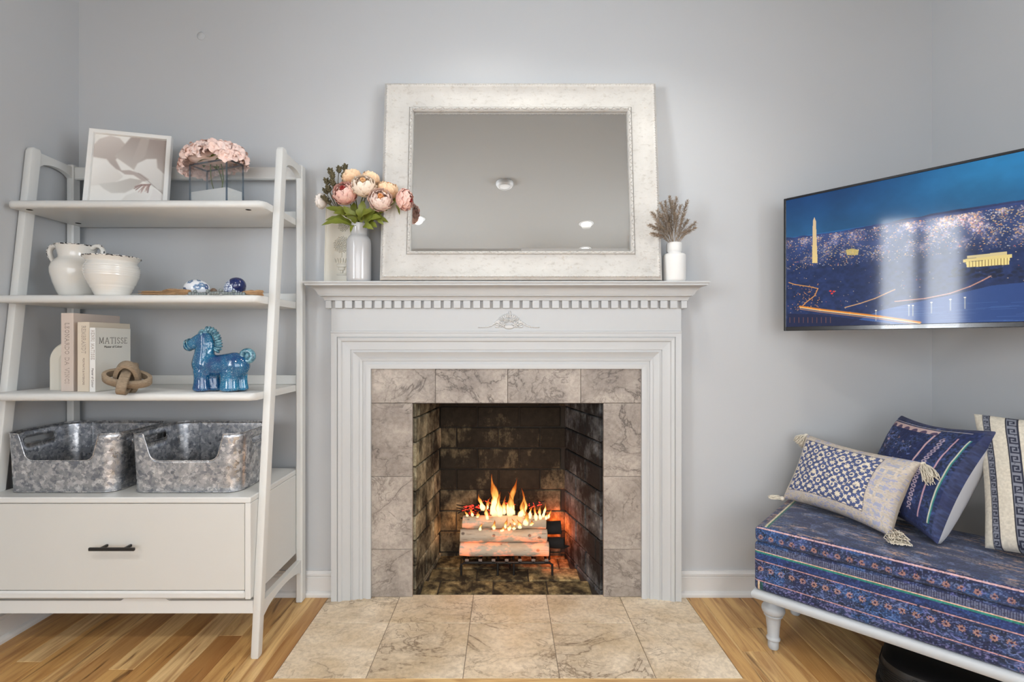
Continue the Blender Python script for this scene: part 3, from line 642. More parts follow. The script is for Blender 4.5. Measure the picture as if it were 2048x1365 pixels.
m = MB(); m.lathe([(.066,0), (.066,-.012), (.058,-.026), (.050,-.030), (.02,-.032), (.001,-.032)], 32, (-.01,-1.64,CEIL)); obj('housing', m, M_trim, t_, angle=40)
m = MB(); m.lathe([(.045,-.0305), (.047,-.033), (.043,-.033)], 32, (-.01,-1.64,CEIL), cap=False); obj('vent_ring', m, M_trim, t_, True)
wp = W(401, 71, 2.055); m = MB(); m.lathe([(.017,0), (.017,-.002), (.014,-.004), (.001,-.0045)], 24, M=Matrix.Translation((wp[0], 0, wp[2])) @ Matrix.Rotation(-pi/2, 4, 'X'))
o = obj('wall_disc', m, M_wall, None, True); tag(o, 'small round painted cap high on the wall above the framed magnolia print', 'wall disc')
# ------------------------------------------------------------------ mirror
mi = thing('wall_mirror', 'large whitewashed carved-frame mirror leaning on the mantel shelf', 'mirror', (.063, -.113, 1.3100))
tilt = math.atan2(.083, .826); MM = Matrix.Translation((.063, -.113+.0005, 1.3100)) @ Matrix.Rotation(-tilt, 4, 'X')
def distress():
    t = T('distressed_whitewash'); v = t.coord(); v2 = t.map(v, (1, 1, 1)); n = t.noise(t.map(v, (5, 5, 9)), 9, 6, .7); st = t.noise(t.map(v, (6, 9, 30)), 5, 5, .75)
    c = t.mix(t.noise(v, 7, 4, .6), rgb(212,210,205), rgb(176,174,170)); c = t.mix(t.math('MULTIPLY', t.ramp(n, [(.54, 0.), (.72, 1.)]), .6), c, rgb(150,142,132)); c = t.mix(t.ramp(st, [(.64, 0.), (.76, .6)]), c, rgb(160,148,128))
    c = t.mix(t.ramp(t.noise(v, 60, 4, .7), [(.64, 0.), (.72, .5)]), c, rgb(166,146,120))
    t.bump(t.math('ADD', n, st), .35, .002); return t.set(base=c, rough=.6)
M_dist = distress()
MW0, MW1, MZ0, MZ1 = -.443, .435, .121, .709        # opening, local to the tilted frame
for sd in 'LTRB':
    m = MB(); m.frame(MW0, MW1, MZ0, MZ1, [(.016,.0), (.016,.020), (.020,.017), (.055,.014), (.090,.018), (.098,.026), (.103,.030), (.107,.031), (.111,.028), (.113,.024), (.119,.020), (.120,.014), (.120,0)], sd, MM); obj('frame_side', m, M_dist, mi, angle=40)
    m = MB(); m.frame(MW0, MW1, MZ0, MZ1, [(0,.004), (0,.012), (.003,.020), (.008,.024), (.013,.023), (.0155,.018), (.016,.004)], sd, MM); obj('inner_moulding', m, M_dist, mi, angle=40)
m = MB(); q = random.Random(2)
def leafrow(m, a, c, n, rl, rw, h, ang):
    A, B = Vector(a), Vector(c); d = (B-A); th = math.atan2(d.z, d.x)
    for k in range(n):
        p = A.lerp(B, (k+.5)/n); s = 1 if k % 2 else -1
        m.ball((0,0,0), (1,1,1), 6, 4, MM @ Matrix.Translation(p) @ Matrix.Rotation(-th-ang*s, 4, 'Y') @ Matrix.Diagonal((rl, h, rw, 1)))
u = .008; a0, a1, b0, b1 = MW0-u, MW1+u, MZ0-u, MZ1+u
for A, B, n in (((a0,-.0235,b1),(a1,-.0235,b1),56), ((a0,-.0235,b0),(a1,-.0235,b0),56), ((a0,-.0235,b0),(a0,-.0235,b1),38), ((a1,-.0235,b0),(a1,-.0235,b1),38)): leafrow(m, A, B, n, .0085, .0028, .0035, .5)
obj('carved_leaves', m, M_dist, mi, True)
m = MB(); u = .107; a0, a1, b0, b1 = MW0-u, MW1+u, MZ0-u, MZ1+u
for A, B, n in (((a0,-.030,b1),(a1,-.030,b1),104), ((a0,-.030,b0),(a1,-.030,b0),104), ((a0,-.030,b0),(a0,-.030,b1),76), ((a1,-.030,b0),(a1,-.030,b1),76)): leafrow(m, A, B, n, .0045, .003, .003, .7)
o = obj('beaded_rim', m, M_dist, mi, True); o['kind'] = 'stuff'
t = T('mirror_glass'); M_mir = t.set(base=(.82,.83,.83,1), metal=1.0, rough=.0)
g = .012
m = MB(); m.add([(MW0-.005,-.006,MZ0-.005),(MW1+.005,-.006,MZ0-.005),(MW1+.005,-.006,MZ1+.005),(MW0-.005,-.006,MZ1+.005),(MW0+g,-.0068,MZ0+g),(MW1-g,-.0068,MZ0+g),(MW1-g,-.0068,MZ1-g),(MW0+g,-.0068,MZ1-g)], [(4,5,6,7),(0,1,5,4),(1,2,6,5),(2,3,7,6),(3,0,4,7)]); m.v = [tuple(MM @ Vector(p)) for p in m.v]; 
o = obj('mirror_glass', m, M_mir, mi)
m = MB(); m.box(MW0-.10, MW1+.10, -.0055, -.001, MZ0-.10, MZ1+.10, M=MM); obj('backboard', m, M_dark, mi)
# ------------------------------------------------------------------ mantel decor
M_glaze = flat('grey_white_glaze', rgb(190,190,191), .16, .03, 5, coat=.4); M_chalk = flat('chalky_white', rgb(224,224,222), .55, .05, 20, .15, 150)
# topiary plaque
PM = Matrix.Translation((-.6855, -.022, 1.3100)) @ Matrix.Rotation(-math.atan2(.020, .33), 4, 'X')
pl = thing('relief_plaque', 'cream relief plaque of a potted topiary behind the peony vase', 'plaque', (-.6855, -.022, 1.3095))
M_cream = flat('cream_plaster', rgb(220,216,204), .6, .04, 12, .15, 90)
m = MB(); m.box(-.0725, .0725, -.010, 0, 0, .33, .002, PM); obj('panel', m, M_cream, pl)
m = MB(); m.frame(-.0675, .0675, .005, .325, [(0,.0095), (.001,.0125), (.004,.0125), (.005,.0095)], 'LTRB', PM); obj('raised_border', m, M_cream, pl)
m = MB(); q = random.Random(8)
def dotball(cx, cz, R, n):
    for k in range(n):
        a = k*2.39996; r = R*math.sqrt((k+.5)/n); m.ball((0,0,0), (1,1,1), 6, 4, PM @ Matrix.Translation((cx+r*math.cos(a), -.0105-.004*(1-(r/R)**2), cz+r*math.sin(a))) @ Matrix.Diagonal((.0032, .0035, .0026, 1)))
dotball(0, .165, .036, 90); dotball(.004, .245, .024, 50)
obj('relief_foliage', m, M_cream, pl, True)['kind'] = 'stuff'
m = MB(); 
for k in range(6): m.ball((0,0,0), (1,1,1), 8, 5, PM @ Matrix.Translation((-.026+k*.0105, -.011, .098)) @ Matrix.Rotation(-.35+.14*k, 4, 'Y') @ Matrix.Diagonal((.0028, .004, .011, 1)))
m.box(-.020, .022, -.016, -.008, .070, .084, .003, PM); m.box(-.012, .014, -.016, -.008, .056, .070, .003, PM); m.box(-.005, .007, -.015, -.008, .044, .056, .002, PM); m.box(-.020, .022, -.015, -.008, .036, .044, .002, PM); m.box(-.0018, .0018, -.013, -.008, .11, .13, .001, PM)
obj('relief_urn', m, M_cream, pl, angle=50)
VX, VY, VZ = -.5950, -.0865, 1.3095
va = thing('bottle_vase', 'tall grey-white glazed bottle vase holding the peonies', 'vase', (VX, VY, VZ))
m = MB(); m.lathe([(.040,0.0), (.0470,.003), (.0485,.012), (.0492,.10), (.0485,.155), (.047,.172), (.040,.184), (.034,.189), (.0325,.195), (.0330,.205), (.034,.225), (.0345,.234), (.033,.2365), (.030,.235), (.029,.205), (.028,.19), (.03,.18), (.02,.17), (.001,.17)], 48, (VX,VY,VZ)); obj('body', m, M_glaze, va, angle=60)
RX, RY, RZ = .6790, -.091, 1.3095
vb = thing('small_vase', 'short chalky white vase at the right end of the mantel', 'vase', (RX, RY, RZ))
m = MB(); m.lathe([(.040,0.0), (.0445,.003), (.0450,.010), (.0455,.10), (.0445,.108), (.040,.1125), (.029,.115), (.027,.118), (.0275,.1215), (.030,.124), (.0305,.130), (.0305,.150), (.0295,.1575), (.027,.159), (.024,.157), (.024,.12), (.001,.12)], 48, (RX,RY,RZ)); obj('body', m, M_chalk, vb, angle=60)
# peonies
def petalmesh(name, R, wd, ph1, fl, ruf, seed, n=8):
    V = []
    for i in range(n):
        f = i/(n-1); ph0 = -1.25
        for j in range(n):
            g_ = j/(n-1)*2-1; top = ph1-.34*abs(g_)**2.0-.05*(math.cos(g_*7+seed) > .3)*f; ph = ph0+(top-ph0)*f; cw = math.cos(min(1.45, max(-1.3, ph))); wv = wd*(.35+.65*math.sin(pi*min(.5, f*.75)))/max(.42, cw)**.55; th = g_*wv
            rr = R*(1+fl*f**5-.05*abs(g_)**2*(1-f))+ruf*R*math.sin(j*1.9+seed*1.3)*f**3
            V.append((rr*math.cos(ph)*math.sin(th), -rr*math.cos(ph)*math.cos(th), rr*math.sin(ph)))
    Fc = [(i*n+j, i*n+j+1, (i+1)*n+j+1, (i+1)*n+j) for i in range(n-1) for j in range(n-1)]
    me = bpy.data.meshes.new(name); me.from_pydata(V, [], Fc); me.polygons.foreach_set('use_smooth', [True]*len(me.polygons))
    at = me.color_attributes.new('Col', 'FLOAT_COLOR', 'POINT'); fv = [max(0, (i/(n-1))-.10*(1-abs(j/(n-1)*2-1))) for i in range(n) for j in range(n)]; at.data.foreach_set('color', [x for f in fv for x in (f,f,f,1)]); return me
def petmat(nm, a, c):
    t = T(nm); at = t.new('ShaderNodeAttribute'); at.attribute_name = 'Col'; v = t.noise(t.map(t.coord(), (3, 3, .6)), 3, 3, .5); g_ = tuple(x*.78 for x in a[:3])+(1,)
    return t.set(base=t.mix(t.math('MULTIPLY', v, .25), t.mix(t.ramp(at.outputs[2], [(.15, 0.), (.6, .5), (.95, 1.)]), g_, c), a), rough=.7, sheen=.1)
PC = {'cream': (petmat('petal_cream', rgb(240,205,172), rgb(250,240,226)), rgb(222,172,120)), 'pink': (petmat('petal_pink', rgb(226,158,140), rgb(244,208,196)), rgb(150,44,40)), 'peach': (petmat('petal_peach', rgb(232,170,122), rgb(248,222,186)), rgb(214,140,80)), 'blush': (petmat('petal_blush', rgb(240,196,176), rgb(250,234,224)), rgb(214,150,100)), 'white': (petmat('petal_white', rgb(226,214,204), rgb(244,238,232)), rgb(220,190,150))}
bq = thing('peony_bouquet', 'bouquet of cream, peach and pink peonies with green leaves in the bottle vase', 'bouquet', (VX, VY, VZ+.2))
PEM = {}
def peony(px, py, rpx, d, kind, aim, sub=True):
    c = Vector(W(px, py, d)); R = rpx/F*d; mat, core = PC[kind]
    if kind not in PEM:
        ms = []
        for k, (r_, wd, ph1, fl, rf) in enumerate(((1.04,.52,-.10,.09,.035), (1.00,.50,.24,.09,.04), (.95,.48,.58,.09,.05), (.88,.48,.86,.09,.05), (.78,.52,1.10,.06,.06), (.60,.62,1.22,.04,.08))):
            me = petalmesh('petal', r_, wd, ph1, fl, rf, k+len(PEM)*3); me.materials.append(mat); ms.append(me)
        t = T('peony_heart_'+kind); t.set(base=core, rough=.8); PEM[kind] = (ms, t.m)
    ms, cm = PEM[kind]
    Z = Vector(aim).normalized(); rot = Z.to_track_quat('Z', 'Y').to_matrix().to_4x4(); base = Matrix.Translation(c-pm(bq).translation) @ rot
    m = MB(); m.ball((0,0,0), (.46*R, .46*R, .52*R), 10, 8)
    q = random.Random(int(px))
    for k in range(12): a = k*2.4; m.ball((math.cos(a)*.17*R, math.sin(a)*.17*R, .50*R+q.random()*.06*R), (.09*R, .05*R, .15*R), 5, 4)
    me = bpy.data.meshes.new('peony'); me.from_pydata(m.v, [], m.f); o = mesh_obj('peony', me, cm, bq, True, {'cream':'large cream peony','pink':'pink peony with a dark red heart','peach':'peach peony','blush':'pale blush peony','white':'small white peony'}[kind]); o.matrix_local = base
    for lay, n, lean in ((0, 8, .03), (1, 8, .02), (2, 8, .01), (3, 7, .0), (4, 5, .0), (5, 3, .0)):
        for k in range(n):
            p = bpy.data.objects.new('petal', ms[lay]); COL.objects.link(p); p.parent = o; s_ = R*q.uniform(.95, 1.05)
            p.matrix_local = Matrix.Rotation(2*pi*k/n+lay*.55+q.uniform(-.12,.12), 4, 'Z') @ Matrix.Rotation(lean+q.uniform(-.03,.07), 4, 'X') @ Matrix.Diagonal((s_, s_, s_*.92, 1))
    return c
PE = [(727,371,23,1.905,'cream',(.10,-.75,.55)), (690,386,23,1.915,'pink',(-.15,-.8,.5)), (761,399,22,1.90,'blush',(.2,-.9,.35)), (776,379,20,1.945,'peach',(.35,-.3,.9)), (811,400,20,1.895,'pink',(1,-.15,-.1)), (703,353,18,1.955,'peach',(-.2,-.1,1)), (742,357,17,1.965,'peach',(.3,.0,1)), (641,402,14,1.965,'white',(-1,-.2,.1))]
top = Vector((VX, VY, VZ+.22)); M_stem = flat('stem_green', rgb(92,104,48), .6, .2, 30); M_leaf = flat('leaf_green', rgb(118,126,44), .5, .6, 16); M_sedum = flat('sedum_olive', rgb(92,84,58), .65, .3, 40)
for p in PE:
    c = peony(*p); m = MB(); A = Vector(p[5]).normalized(); s0 = top+Vector((RNG.uniform(-.012,.012), RNG.uniform(-.012,.012), -.03)); m.tube(spline([s0, s0.lerp(c, .5)+Vector((0,0,.02)), c-A*p[2]/F*p[3]*.75], 5), .0022, 5); obj('stem', m, M_stem, bq, True)
def leafobj(a, tip, w, nrm, mat=None, parent=None, name='leaf', lobes=True):
    A, B = Vector(a), Vector(tip); d = B-A; L = d.length; d.normalize(); n = Vector(nrm); s_ = d.cross(n).normalized(); n = s_.cross(d).normalized(); m = MB(); N = 9; V = []; 
    prof = [0.06,.35,.62,.55,.92,1.0,.62,.66,.36,.0] if lobes else [0.05,.4,.7,.9,1,.95,.85,.62,.35,0]
    for i in range(N+1):
        f = i/N; p = A+d*L*f+n*(.16*L*math.sin(pi*f)-.12*L*f*f)
        for g_ in (-1, -.5, 0, .5, 1): V.append(tuple(p+s_*g_*prof[i]*w+n*abs(g_)*.25*w*prof[i]))
    for i in range(N):
        for j in range(4): m.f.append((i*5+j, i*5+j+1, i*5+j+6, i*5+j+5))
    m.v = V; m.mi = [0]*len(m.f); return obj(name, m, mat or M_leaf, parent or bq, True)
q = random.Random(21)
for (xa, ya, xb, yb, w, dd) in ((705,452,642,446,.011,-.03),(708,450,650,436,.012,.0),(704,440,652,412,.013,-.01),(712,448,688,412,.013,-.03),(716,444,706,404,.014,.01),(722,446,726,402,.015,-.02),(730,446,752,412,.016,-.03),(733,448,758,432,.016,-.045),(732,450,752,452,.013,-.03),(740,440,772,418,.014,-.01),(728,452,744,456,.010,-.05),(712,452,700,462,.006,-.05),(742,436,776,442,.009,.0),(716,440,690,428,.013,-.04),(735,440,768,400,.013,.01),(724,440,740,420,.015,-.05),(700,436,668,424,.012,-.03),(752,428,765,448,.010,-.02),(790,410,800,428,.004,-.0),(785,400,796,405,.008,.02)):
    a = W(xa, ya, 1.955+dd*.4); t_ = W(xb, yb, 1.93+dd); leafobj(a, t_, w*1.55, (q.uniform(-.5,.5), -.9, .5))
for (px, py) in ((690,334),(678,338),(660,342),(688,350),(652,362),(664,364),(650,382),(656,376),(647,396),(654,403),(664,350),(672,372)):
    c = Vector(W(px, py, 1.945+q.uniform(-.02,.02))); m = MB(); base_ = Vector(W(678, 425, 1.95)); m.tube(spline([base_, base_.lerp(c, .6)+Vector((-.004,0,.004)), c], 4), .0014, 5)
    ax = (c-base_).normalized()
    for k in range(14):
        a = k*2.4; r_ = .011*(.5+.5*(k%3)/2); dv = (Vector((math.cos(a), math.sin(a), 0))*.8+ax*.75).normalized(); Mx = Matrix.Translation(c+dv*.007-ax*.004*(k//3)) @ dv.to_track_quat('Z','Y').to_matrix().to_4x4() @ Matrix.Diagonal((.0056,.0028,.0098,1)); m.ball((0,0,0), (1,1,1), 6, 5, Mx)
    obj('sedum_sprig', m, M_sedum, bq, True)
# dried grass
dg_ = thing('dried_grass', 'bunch of brown dried grass plumes in the small white vase', 'dried grass', (RX, RY, RZ+.15))
M_grass = flat('dried_plume', rgb(168,152,134), .85, .35, 50)
for (px, py) in ((1338,393),(1352,395),(1318,406),(1372,402),(1303,424),(1390,445),(1393,455),(1295,450),(1300,468),(1330,402),(1345,402),(1360,410),(1312,420),(1380,462),(1322,430),(1366,428),(1310,445),(1352,430),(1336,430),(1375,440),(1325,455),(1368,462)):
    d = (1.885 if px < 1325 else 1.94)+q.uniform(-.03,.03); tip = Vector(W(px+q.uniform(-1,3), py, d)); b0 = Vector((RX+q.uniform(-.012,.012), RY+q.uniform(-.012,.012), RZ+.135)); mid = b0.lerp(tip, .5)+Vector((0, 0, .018)); path = spline([b0, mid, tip], 8); m = MB(); m.tube(path, .0011, 4)
    nP = len(path); L = (tip-b0).length; ns = int(L*1150)
    for k in range(ns):
        f = .28+.72*k/ns; i = min(nP-2, int(f*(nP-1))); p = path[i].lerp(path[i+1], f*(nP-1)-i); ax = (path[i+1]-path[i]).normalized(); a = q.random()*6.28; o1 = ax.orthogonal().normalized(); o2 = ax.cross(o1); rad = (o1*math.cos(a)+o2*math.sin(a)); dv = (rad*.85+ax*.7).normalized(); le = (.007+.010*math.sin(pi*min(1, (1-f)*1.3+.12)))*q.uniform(.7,1.2)
        sd = dv.cross(rad).normalized()*.0012; e = p+dv*le; md = p+dv*le*.5; nn = rad*.0008; m.add([tuple(p), tuple(md+sd), tuple(e), tuple(md-sd), tuple(md+nn)], [(0,1,4),(1,2,4),(2,3,4),(3,0,4)])
    obj('plume', m, M_grass, dg_)
# ------------------------------------------------------------------ ladder bookcase
bc = thing('ladder_bookcase', 'off-white leaning ladder bookcase with three shelves and a bottom drawer', 'bookcase', (-1.315, -.2, 0))
XI0, XI1 = -1.769, -.860; XO0, XO1 = -1.797, -.833
def fy_(z): return CAMY+1.633+(1.822-1.633)*z/1.80          # front face of the slanted legs
for x0, x1 in ((XO0, XI0), (XI1, XO1)):
    m = MB(); r = []
    for z in (0, .006, .9, 1.785, 1.797, 1.80):
        e = .006 if z in (0, 1.797) else .012 if z == 1.80 else 0; y0 = fy_(z)+e*.6; y1 = fy_(z)+.040-e*.6; b = .0045; tap = .75+.25*min(1, z/.5); yc = (y0+y1)/2; y0 = yc+(y0-yc)*tap; y1 = yc+(y1-yc)*tap
        r.append([(x0+b+e*.3,y0,z),(x1-b-e*.3,y0,z),(x1-b*.3-e*.3,y0+b*.3,z),(x1-e*.3,y0+b,z),(x1-e*.3,y1-b,z),(x1-b-e*.3,y1,z),(x0+b+e*.3,y1,z),(x0+e*.3,y1-b,z),(x0+e*.3,y0+b,z),(x0+b*.3+e*.3,y0+b*.3,z)])
    m.rings(r); obj('front_leg', m, M_shelf, bc, angle=32)
    m = MB(); m.box(x0, x1, -.070, -.031, 0, 1.795, .005); obj('rear_leg', m, M_shelf, bc)
    yf = fy_(1.76)+.037; m = MB(); xm = (x0+x1)/2; n = 9; top_ = [(yf+(-.068-yf)*k/n, 1.788-.004*k/n) for k in range(n+1)]; bot = [(yf+(-.068-yf)*k/n, 1.735+.022*math.sin(pi*k/n)**.6) for k in range(n+1)]
    poly = top_+bot[::-1]; nn = len(poly); V = [(xm-.010, y, z) for y, z in poly]+[(xm+.010, y, z) for y, z in poly]; m.add(V, [tuple(range(nn)), tuple(range(nn, 2*nn))[::-1]]+[(i, i+nn, (i+1) % nn+nn, (i+1) % nn) for i in range(nn)]); obj('side_top_rail', m, M_shelf, bc, angle=40)
    yf = fy_(.15)+.036; m = MB(); top_ = [(yf+(-.068-yf)*k/n, .176) for k in range(n+1)]; bot = [(yf+(-.068-yf)*k/n, .122+.030*math.sin(pi*k/n)**.6) for k in range(n+1)]
    poly = top_+bot[::-1]; nn = len(poly); V = [(xm-.010, y, z) for y, z in poly]+[(xm+.010, y, z) for y, z in poly]; m.add(V, [tuple(range(nn)), tuple(range(nn, 2*nn))[::-1]]+[(i, i+nn, (i+1) % nn+nn, (i+1) % nn) for i in range(nn)]); obj('side_stretcher', m, M_shelf, bc, angle=40)
m = MB(); m.box(XI0-.002, XI1+.002, -.062, -.044, 1.735, 1.787, .004); obj('rear_top_rail', m, M_shelf, bc)
for z1, z0, df in ((1.571, 1.546, 1.725), (1.231, 1.205, 1.687), (.892, .867, 1.657)):
    y0 = CAMY+df; c = .02; m = MB(); pl_ = [(XI0+.0, y0+.010), (XI0+.008, y0+.002), (XI0+.02, y0), (XI1-.018, y0), (XI1-.008, y0+.006), (XI1, y0+.022), (XI1, -.032), (XI0, -.032)]
    e = .006; inn = [(XI0+.0, y0+.010+e), (XI0+.008, y0+.002+e), (XI0+.02, y0+e), (XI1-.018, y0+e), (XI1-.010, y0+.006+e), (XI1, y0+.022+e), (XI1, -.032), (XI0, -.032)]
    m.rings([[(x, y, z0) for x, y in inn], [(x, y, z0+e) for x, y in pl_], [(x, y, z1-e) for x, y in pl_], [(x, y, z1) for x, y in inn]]); obj('shelf_board', m, M_shelf, bc, angle=50)
    m = MB(); m.box(XI0, XI1, -.043, -.0325, z1+.0002, z1+.038, .002); obj('shelf_lip', m, M_shelf, bc)
CY0 = CAMY+1.640
m = MB(); m.box(XI0, XI1, CY0, -.035, .5245, .5445, .003); obj('cabinet_top', m, M_shelf, bc)
for x0, x1 in ((XI0, XI0+.019), (XI1-.019, XI1)): m = MB(); m.box(x0, x1, CY0, -.035, .2007, .5243, .002); obj('cabinet_side', m, M_shelf, bc)
m = MB(); m.box(XI0+.0195, XI1-.0195, CY0, -.035, .2007, .2275, .006); obj('cabinet_bottom', m, M_shelf, bc)
m = MB(); m.box(XI0+.0195, XI1-.0195, -.045, -.035, .228, .524); obj('cabinet_back', m, M_shelf, bc)
dr = obj('drawer', MB().box(XI0+.0215, XI1-.0215, CY0+.0035, CY0+.022, .2300, .5220, .0015), flat('drawer_paint', rgb(203,203,199), .42, .03, 4), bc)
m = MB(); m.box(-1.380, -1.228, CAMY+1.608, CAMY+1.616, .3765, .3875, .002); m.box(-1.348, -1.340, CAMY+1.614, CY0+.004, .378, .386, .001); m.box(-1.268, -1.260, CAMY+1.614, CY0+.004, .378, .386, .001)
obj('handle', m, M_black, dr, label='black bar handle')
m = MB(); ya = fy_(.17)+.006; xc = -1.3; m.prism([(XI0, .145), (XI1, .145), (XI1, .188), (-1.145, .188), (-1.165, .2), (-1.29, .2), (-1.31, .188), (XI0, .188)], ya, ya+.02); obj('apron', m, M_shelf, bc)
m = MB()
for x in (-1.72, -.93): 
    for y in (-.30, -.10): m.lathe([(.008,0),(.010,.0008),(.007,.0016),(.001,.0016)], 12, (x, y, 1.5446))
obj('screw_cap', m, M_dark, bc)
# ------------------------------------------------------------------ top shelf: framed print, hydrangea vase
z1s = 1.571
FA, FB = Vector((-1.585, -.225, z1s)), Vector((-1.3215, -.150, z1s)); ux = (FB-FA).normalized(); L = (FB-FA).length; ang = math.atan2(ux.y, ux.x); FH = .315
FM = Matrix.Translation(FA+Vector((0,0,.0012))) @ Matrix.Rotation(ang, 4, 'Z') @ Matrix.Rotation(-.16, 4, 'X')
pf = thing('picture_frame', 'white framed soft grey magnolia print leaning on the top shelf', 'picture', FA)
M_white = flat('white_lacquer', rgb(232,231,228), .4)
for sd in 'LTRB': m = MB(); m.frame(.016, L-.016, .016, FH-.016, [(0,0), (0,.022), (.002,.024), (.014,.024), (.016,.022), (.016,0)], sd, FM); obj('frame_side', m, M_white, pf)
cv = Cv(220, 264, 0, 1, 0, 1.2, (232,230,225))        # y down
P = cv.poly
P([(0,.18),(.06,.08),(.2,.0),(.33,.03),(.42,.14),(.36,.3),(.3,.42),(.4,.62),(.28,.56),(.18,.42),(0,.40)], (206,198,192), 1, (176,166,160), ((.1,.1),(.35,.5)))
P([(.48,0),(1,0),(1,1.0),(.86,.80),(.7,.7),(.52,.54),(.28,.36)], (158,146,140), 1, (196,190,184), ((.9,.1),(.5,.6)))
P([(.62,0),(.74,0),(.7,.3),(.56,.52),(.5,.5)], (188,180,174), .6); P([(.55,.60),(.6,.45),(.72,.36),(.86,.34),(.88,.5),(1,.62),(1,.9),(.84,.84),(.68,.74)], (228,226,222), 1, (206,202,197), ((.6,.4),(.95,.85)))
P([(0,.42),(.2,.46),(.34,.6),(.42,.70),(.36,.78),(.2,.86),(0,.9)], (236,234,230), 1, (216,212,206), ((.1,.5),(.35,.8)))
P([(.36,.60),(.5,.58),(.66,.63),(.78,.72),(.7,.76),(.56,.66),(.44,.66)], (176,164,158), .9); P([(.1,.86),(.34,.80),(.52,.72),(.7,.74),(.62,.86),(.46,.98),(.28,1.0),(.18,.94)], (208,206,200), 1, (186,180,174), ((.2,.95),(.7,.74)))
P([(.36,1.2),(.48,1.02),(.62,.94),(.84,.86),(.8,1.02),(.66,1.2)], (214,211,204), 1, (232,230,226), ((.4,1.2),(.85,.9))); P([(.84,.86),(1,1.0),(1,1.2),(.74,1.2),(.82,1.0)], (226,222,218))
cv.blur(7)
q = random.Random(5)
for k in range(16): a = .3+k*.075; x0, y0 = .80, .80; r_ = .12+.14*q.random(); cv.line([(x0, y0), (x0-r_*math.cos(a)*.6, y0+r_*math.sin(a)*.2), (x0-r_*math.cos(a), y0+r_*math.sin(a)*.75)], .014, (128,104,100) if k % 2 else (196,172,164), .8)
cv.line([(.62,.62),(.72,.70),(.86,.84),(1,.96)], .012, (150,140,134), .6); cv.blur(1)
Pg = np.zeros(cv.a.shape); 
for j in range(cv.h):
    for i in (0, cv.w-1):
        pass
X = .016+(L-.032)*(cv.X); Z = FH-.016-(FH-.032)*(cv.Y/1.2); A = np.stack([X, -0.010*np.ones_like(X), Z, np.ones_like(X)], -1) @ np.array(FM).T
M_print = vcol('printed_paper', .35)
colgrid('print', A[..., :3], cv.a, M_print, pf)
m = MB(); m.box(.014, L-.014, .0, .004, .014, FH-.014, M=FM); obj('backing', m, M_white, pf)
# glass vase
GA = Vector((-1.215, 1.866+CAMY)); GB = Vector((-1.032, 1.800+CAMY)); gu = (GB-GA).normalized(); gang = math.atan2(gu.y, gu.x); GL, GD, GH = (GB-GA).length, .078, .178
gM = Matrix.Translation((GA.x, GA.y, z1s+.0005)) @ Matrix.Rotation(gang, 4, 'Z')
t = T('clear_glass'); lw_ = t.new('ShaderNodeLayerWeight'); lw_.inputs[0].default_value = .5; fr_ = t.math('ADD', t.math('MULTIPLY', t.math('POWER', lw_.outputs['Facing'], 3.0), .6), .05); gl_ = t.new('ShaderNodeBsdfGlossy'); gl_.inputs['Roughness'].default_value = .02; tr_ = t.new('ShaderNodeBsdfTransparent'); tr_.inputs[0].default_value = (.975,.985,.99,1); mx_ = t.new('ShaderNodeMixShader'); t.put(mx_.inputs[0], fr_); t.put(mx_.inputs[1], tr_.outputs[0]); t.put(mx_.inputs[2], gl_.outputs[0]); t.put(t.out.inputs['Surface'], mx_.outputs[0]); t.n.remove(t.p); M_glass = t.m
gv = thing('glass_vase', 'square clear glass vase half filled with white sand', 'vase', gM.translation, gang)
m = MB(); w = .005
t = T('glass_edge'); lwe = t.new('ShaderNodeLayerWeight'); ge = t.new('ShaderNodeBsdfGlossy'); ge.inputs['Roughness'].default_value = .05; te = t.new('ShaderNodeBsdfTransparent'); te.inputs[0].default_value = (.50,.60,.70,1); me_ = t.new('ShaderNodeMixShader'); t.put(me_.inputs[0], t.math('ADD', t.math('MULTIPLY', lwe.outputs['Facing'], .4), .12)); t.put(me_.inputs[1], te.outputs[0]); t.put(me_.inputs[2], ge.outputs[0]); t.put(t.out.inputs['Surface'], me_.outputs[0]); t.n.remove(t.p); M_gedge = t.m
for ex, ey in ((0,0),(1,0),(0,1),(1,1)):
    e_ = MB(); xa = ex*(GL-.0065)+.0003; ya = ey*(GD-.0065)+.0003; e_.box(xa, xa+.0059, ya, ya+.0059, .002, GH-.001, .0015); e_.v = [tuple(gM @ Vector(p)) for p in e_.v]; obj('glass_corner', e_, M_gedge, gv, label='thick bluish corner of the glass')
e_ = MB(); e_.frame(.005, GL-.005, 0, 1, [(0,0)], '') ; e_ = MB(); e_.box(.006, GL-.006, .0003, .0055, GH-.006, GH-.0008, .001); e_.box(.006, GL-.006, GD-.0055, GD-.0003, GH-.006, GH-.0008, .001); e_.box(.0003, .0055, .006, GD-.006, GH-.006, GH-.0008, .001); e_.box(GL-.0055, GL-.0003, .006, GD-.006, GH-.006, GH-.0008, .001); e_.v = [tuple(gM @ Vector(p)) for p in e_.v]; obj('glass_rim', e_, M_gedge, gv)
def ringp(x0, x1, y0, y1, z, c=.004): return [(x0+c,y0,z),(x1-c,y0,z),(x1,y0+c,z),(x1,y1-c,z),(x1-c,y1,z),(x0+c,y1,z),(x0,y1-c,z),(x0,y0+c,z)]
m.rings([ringp(0,GL,0,GD,0), ringp(0,GL,0,GD,GH-.001), ringp(.0012,GL-.0012,.0012,GD-.0012,GH), ringp(w,GL-w,w,GD-w,GH), ringp(w,GL-w,w,GD-w,.012)]); m.v = [tuple(gM @ Vector(p)) for p in m.v]; obj('glass_body', m, M_glass, gv, angle=30)
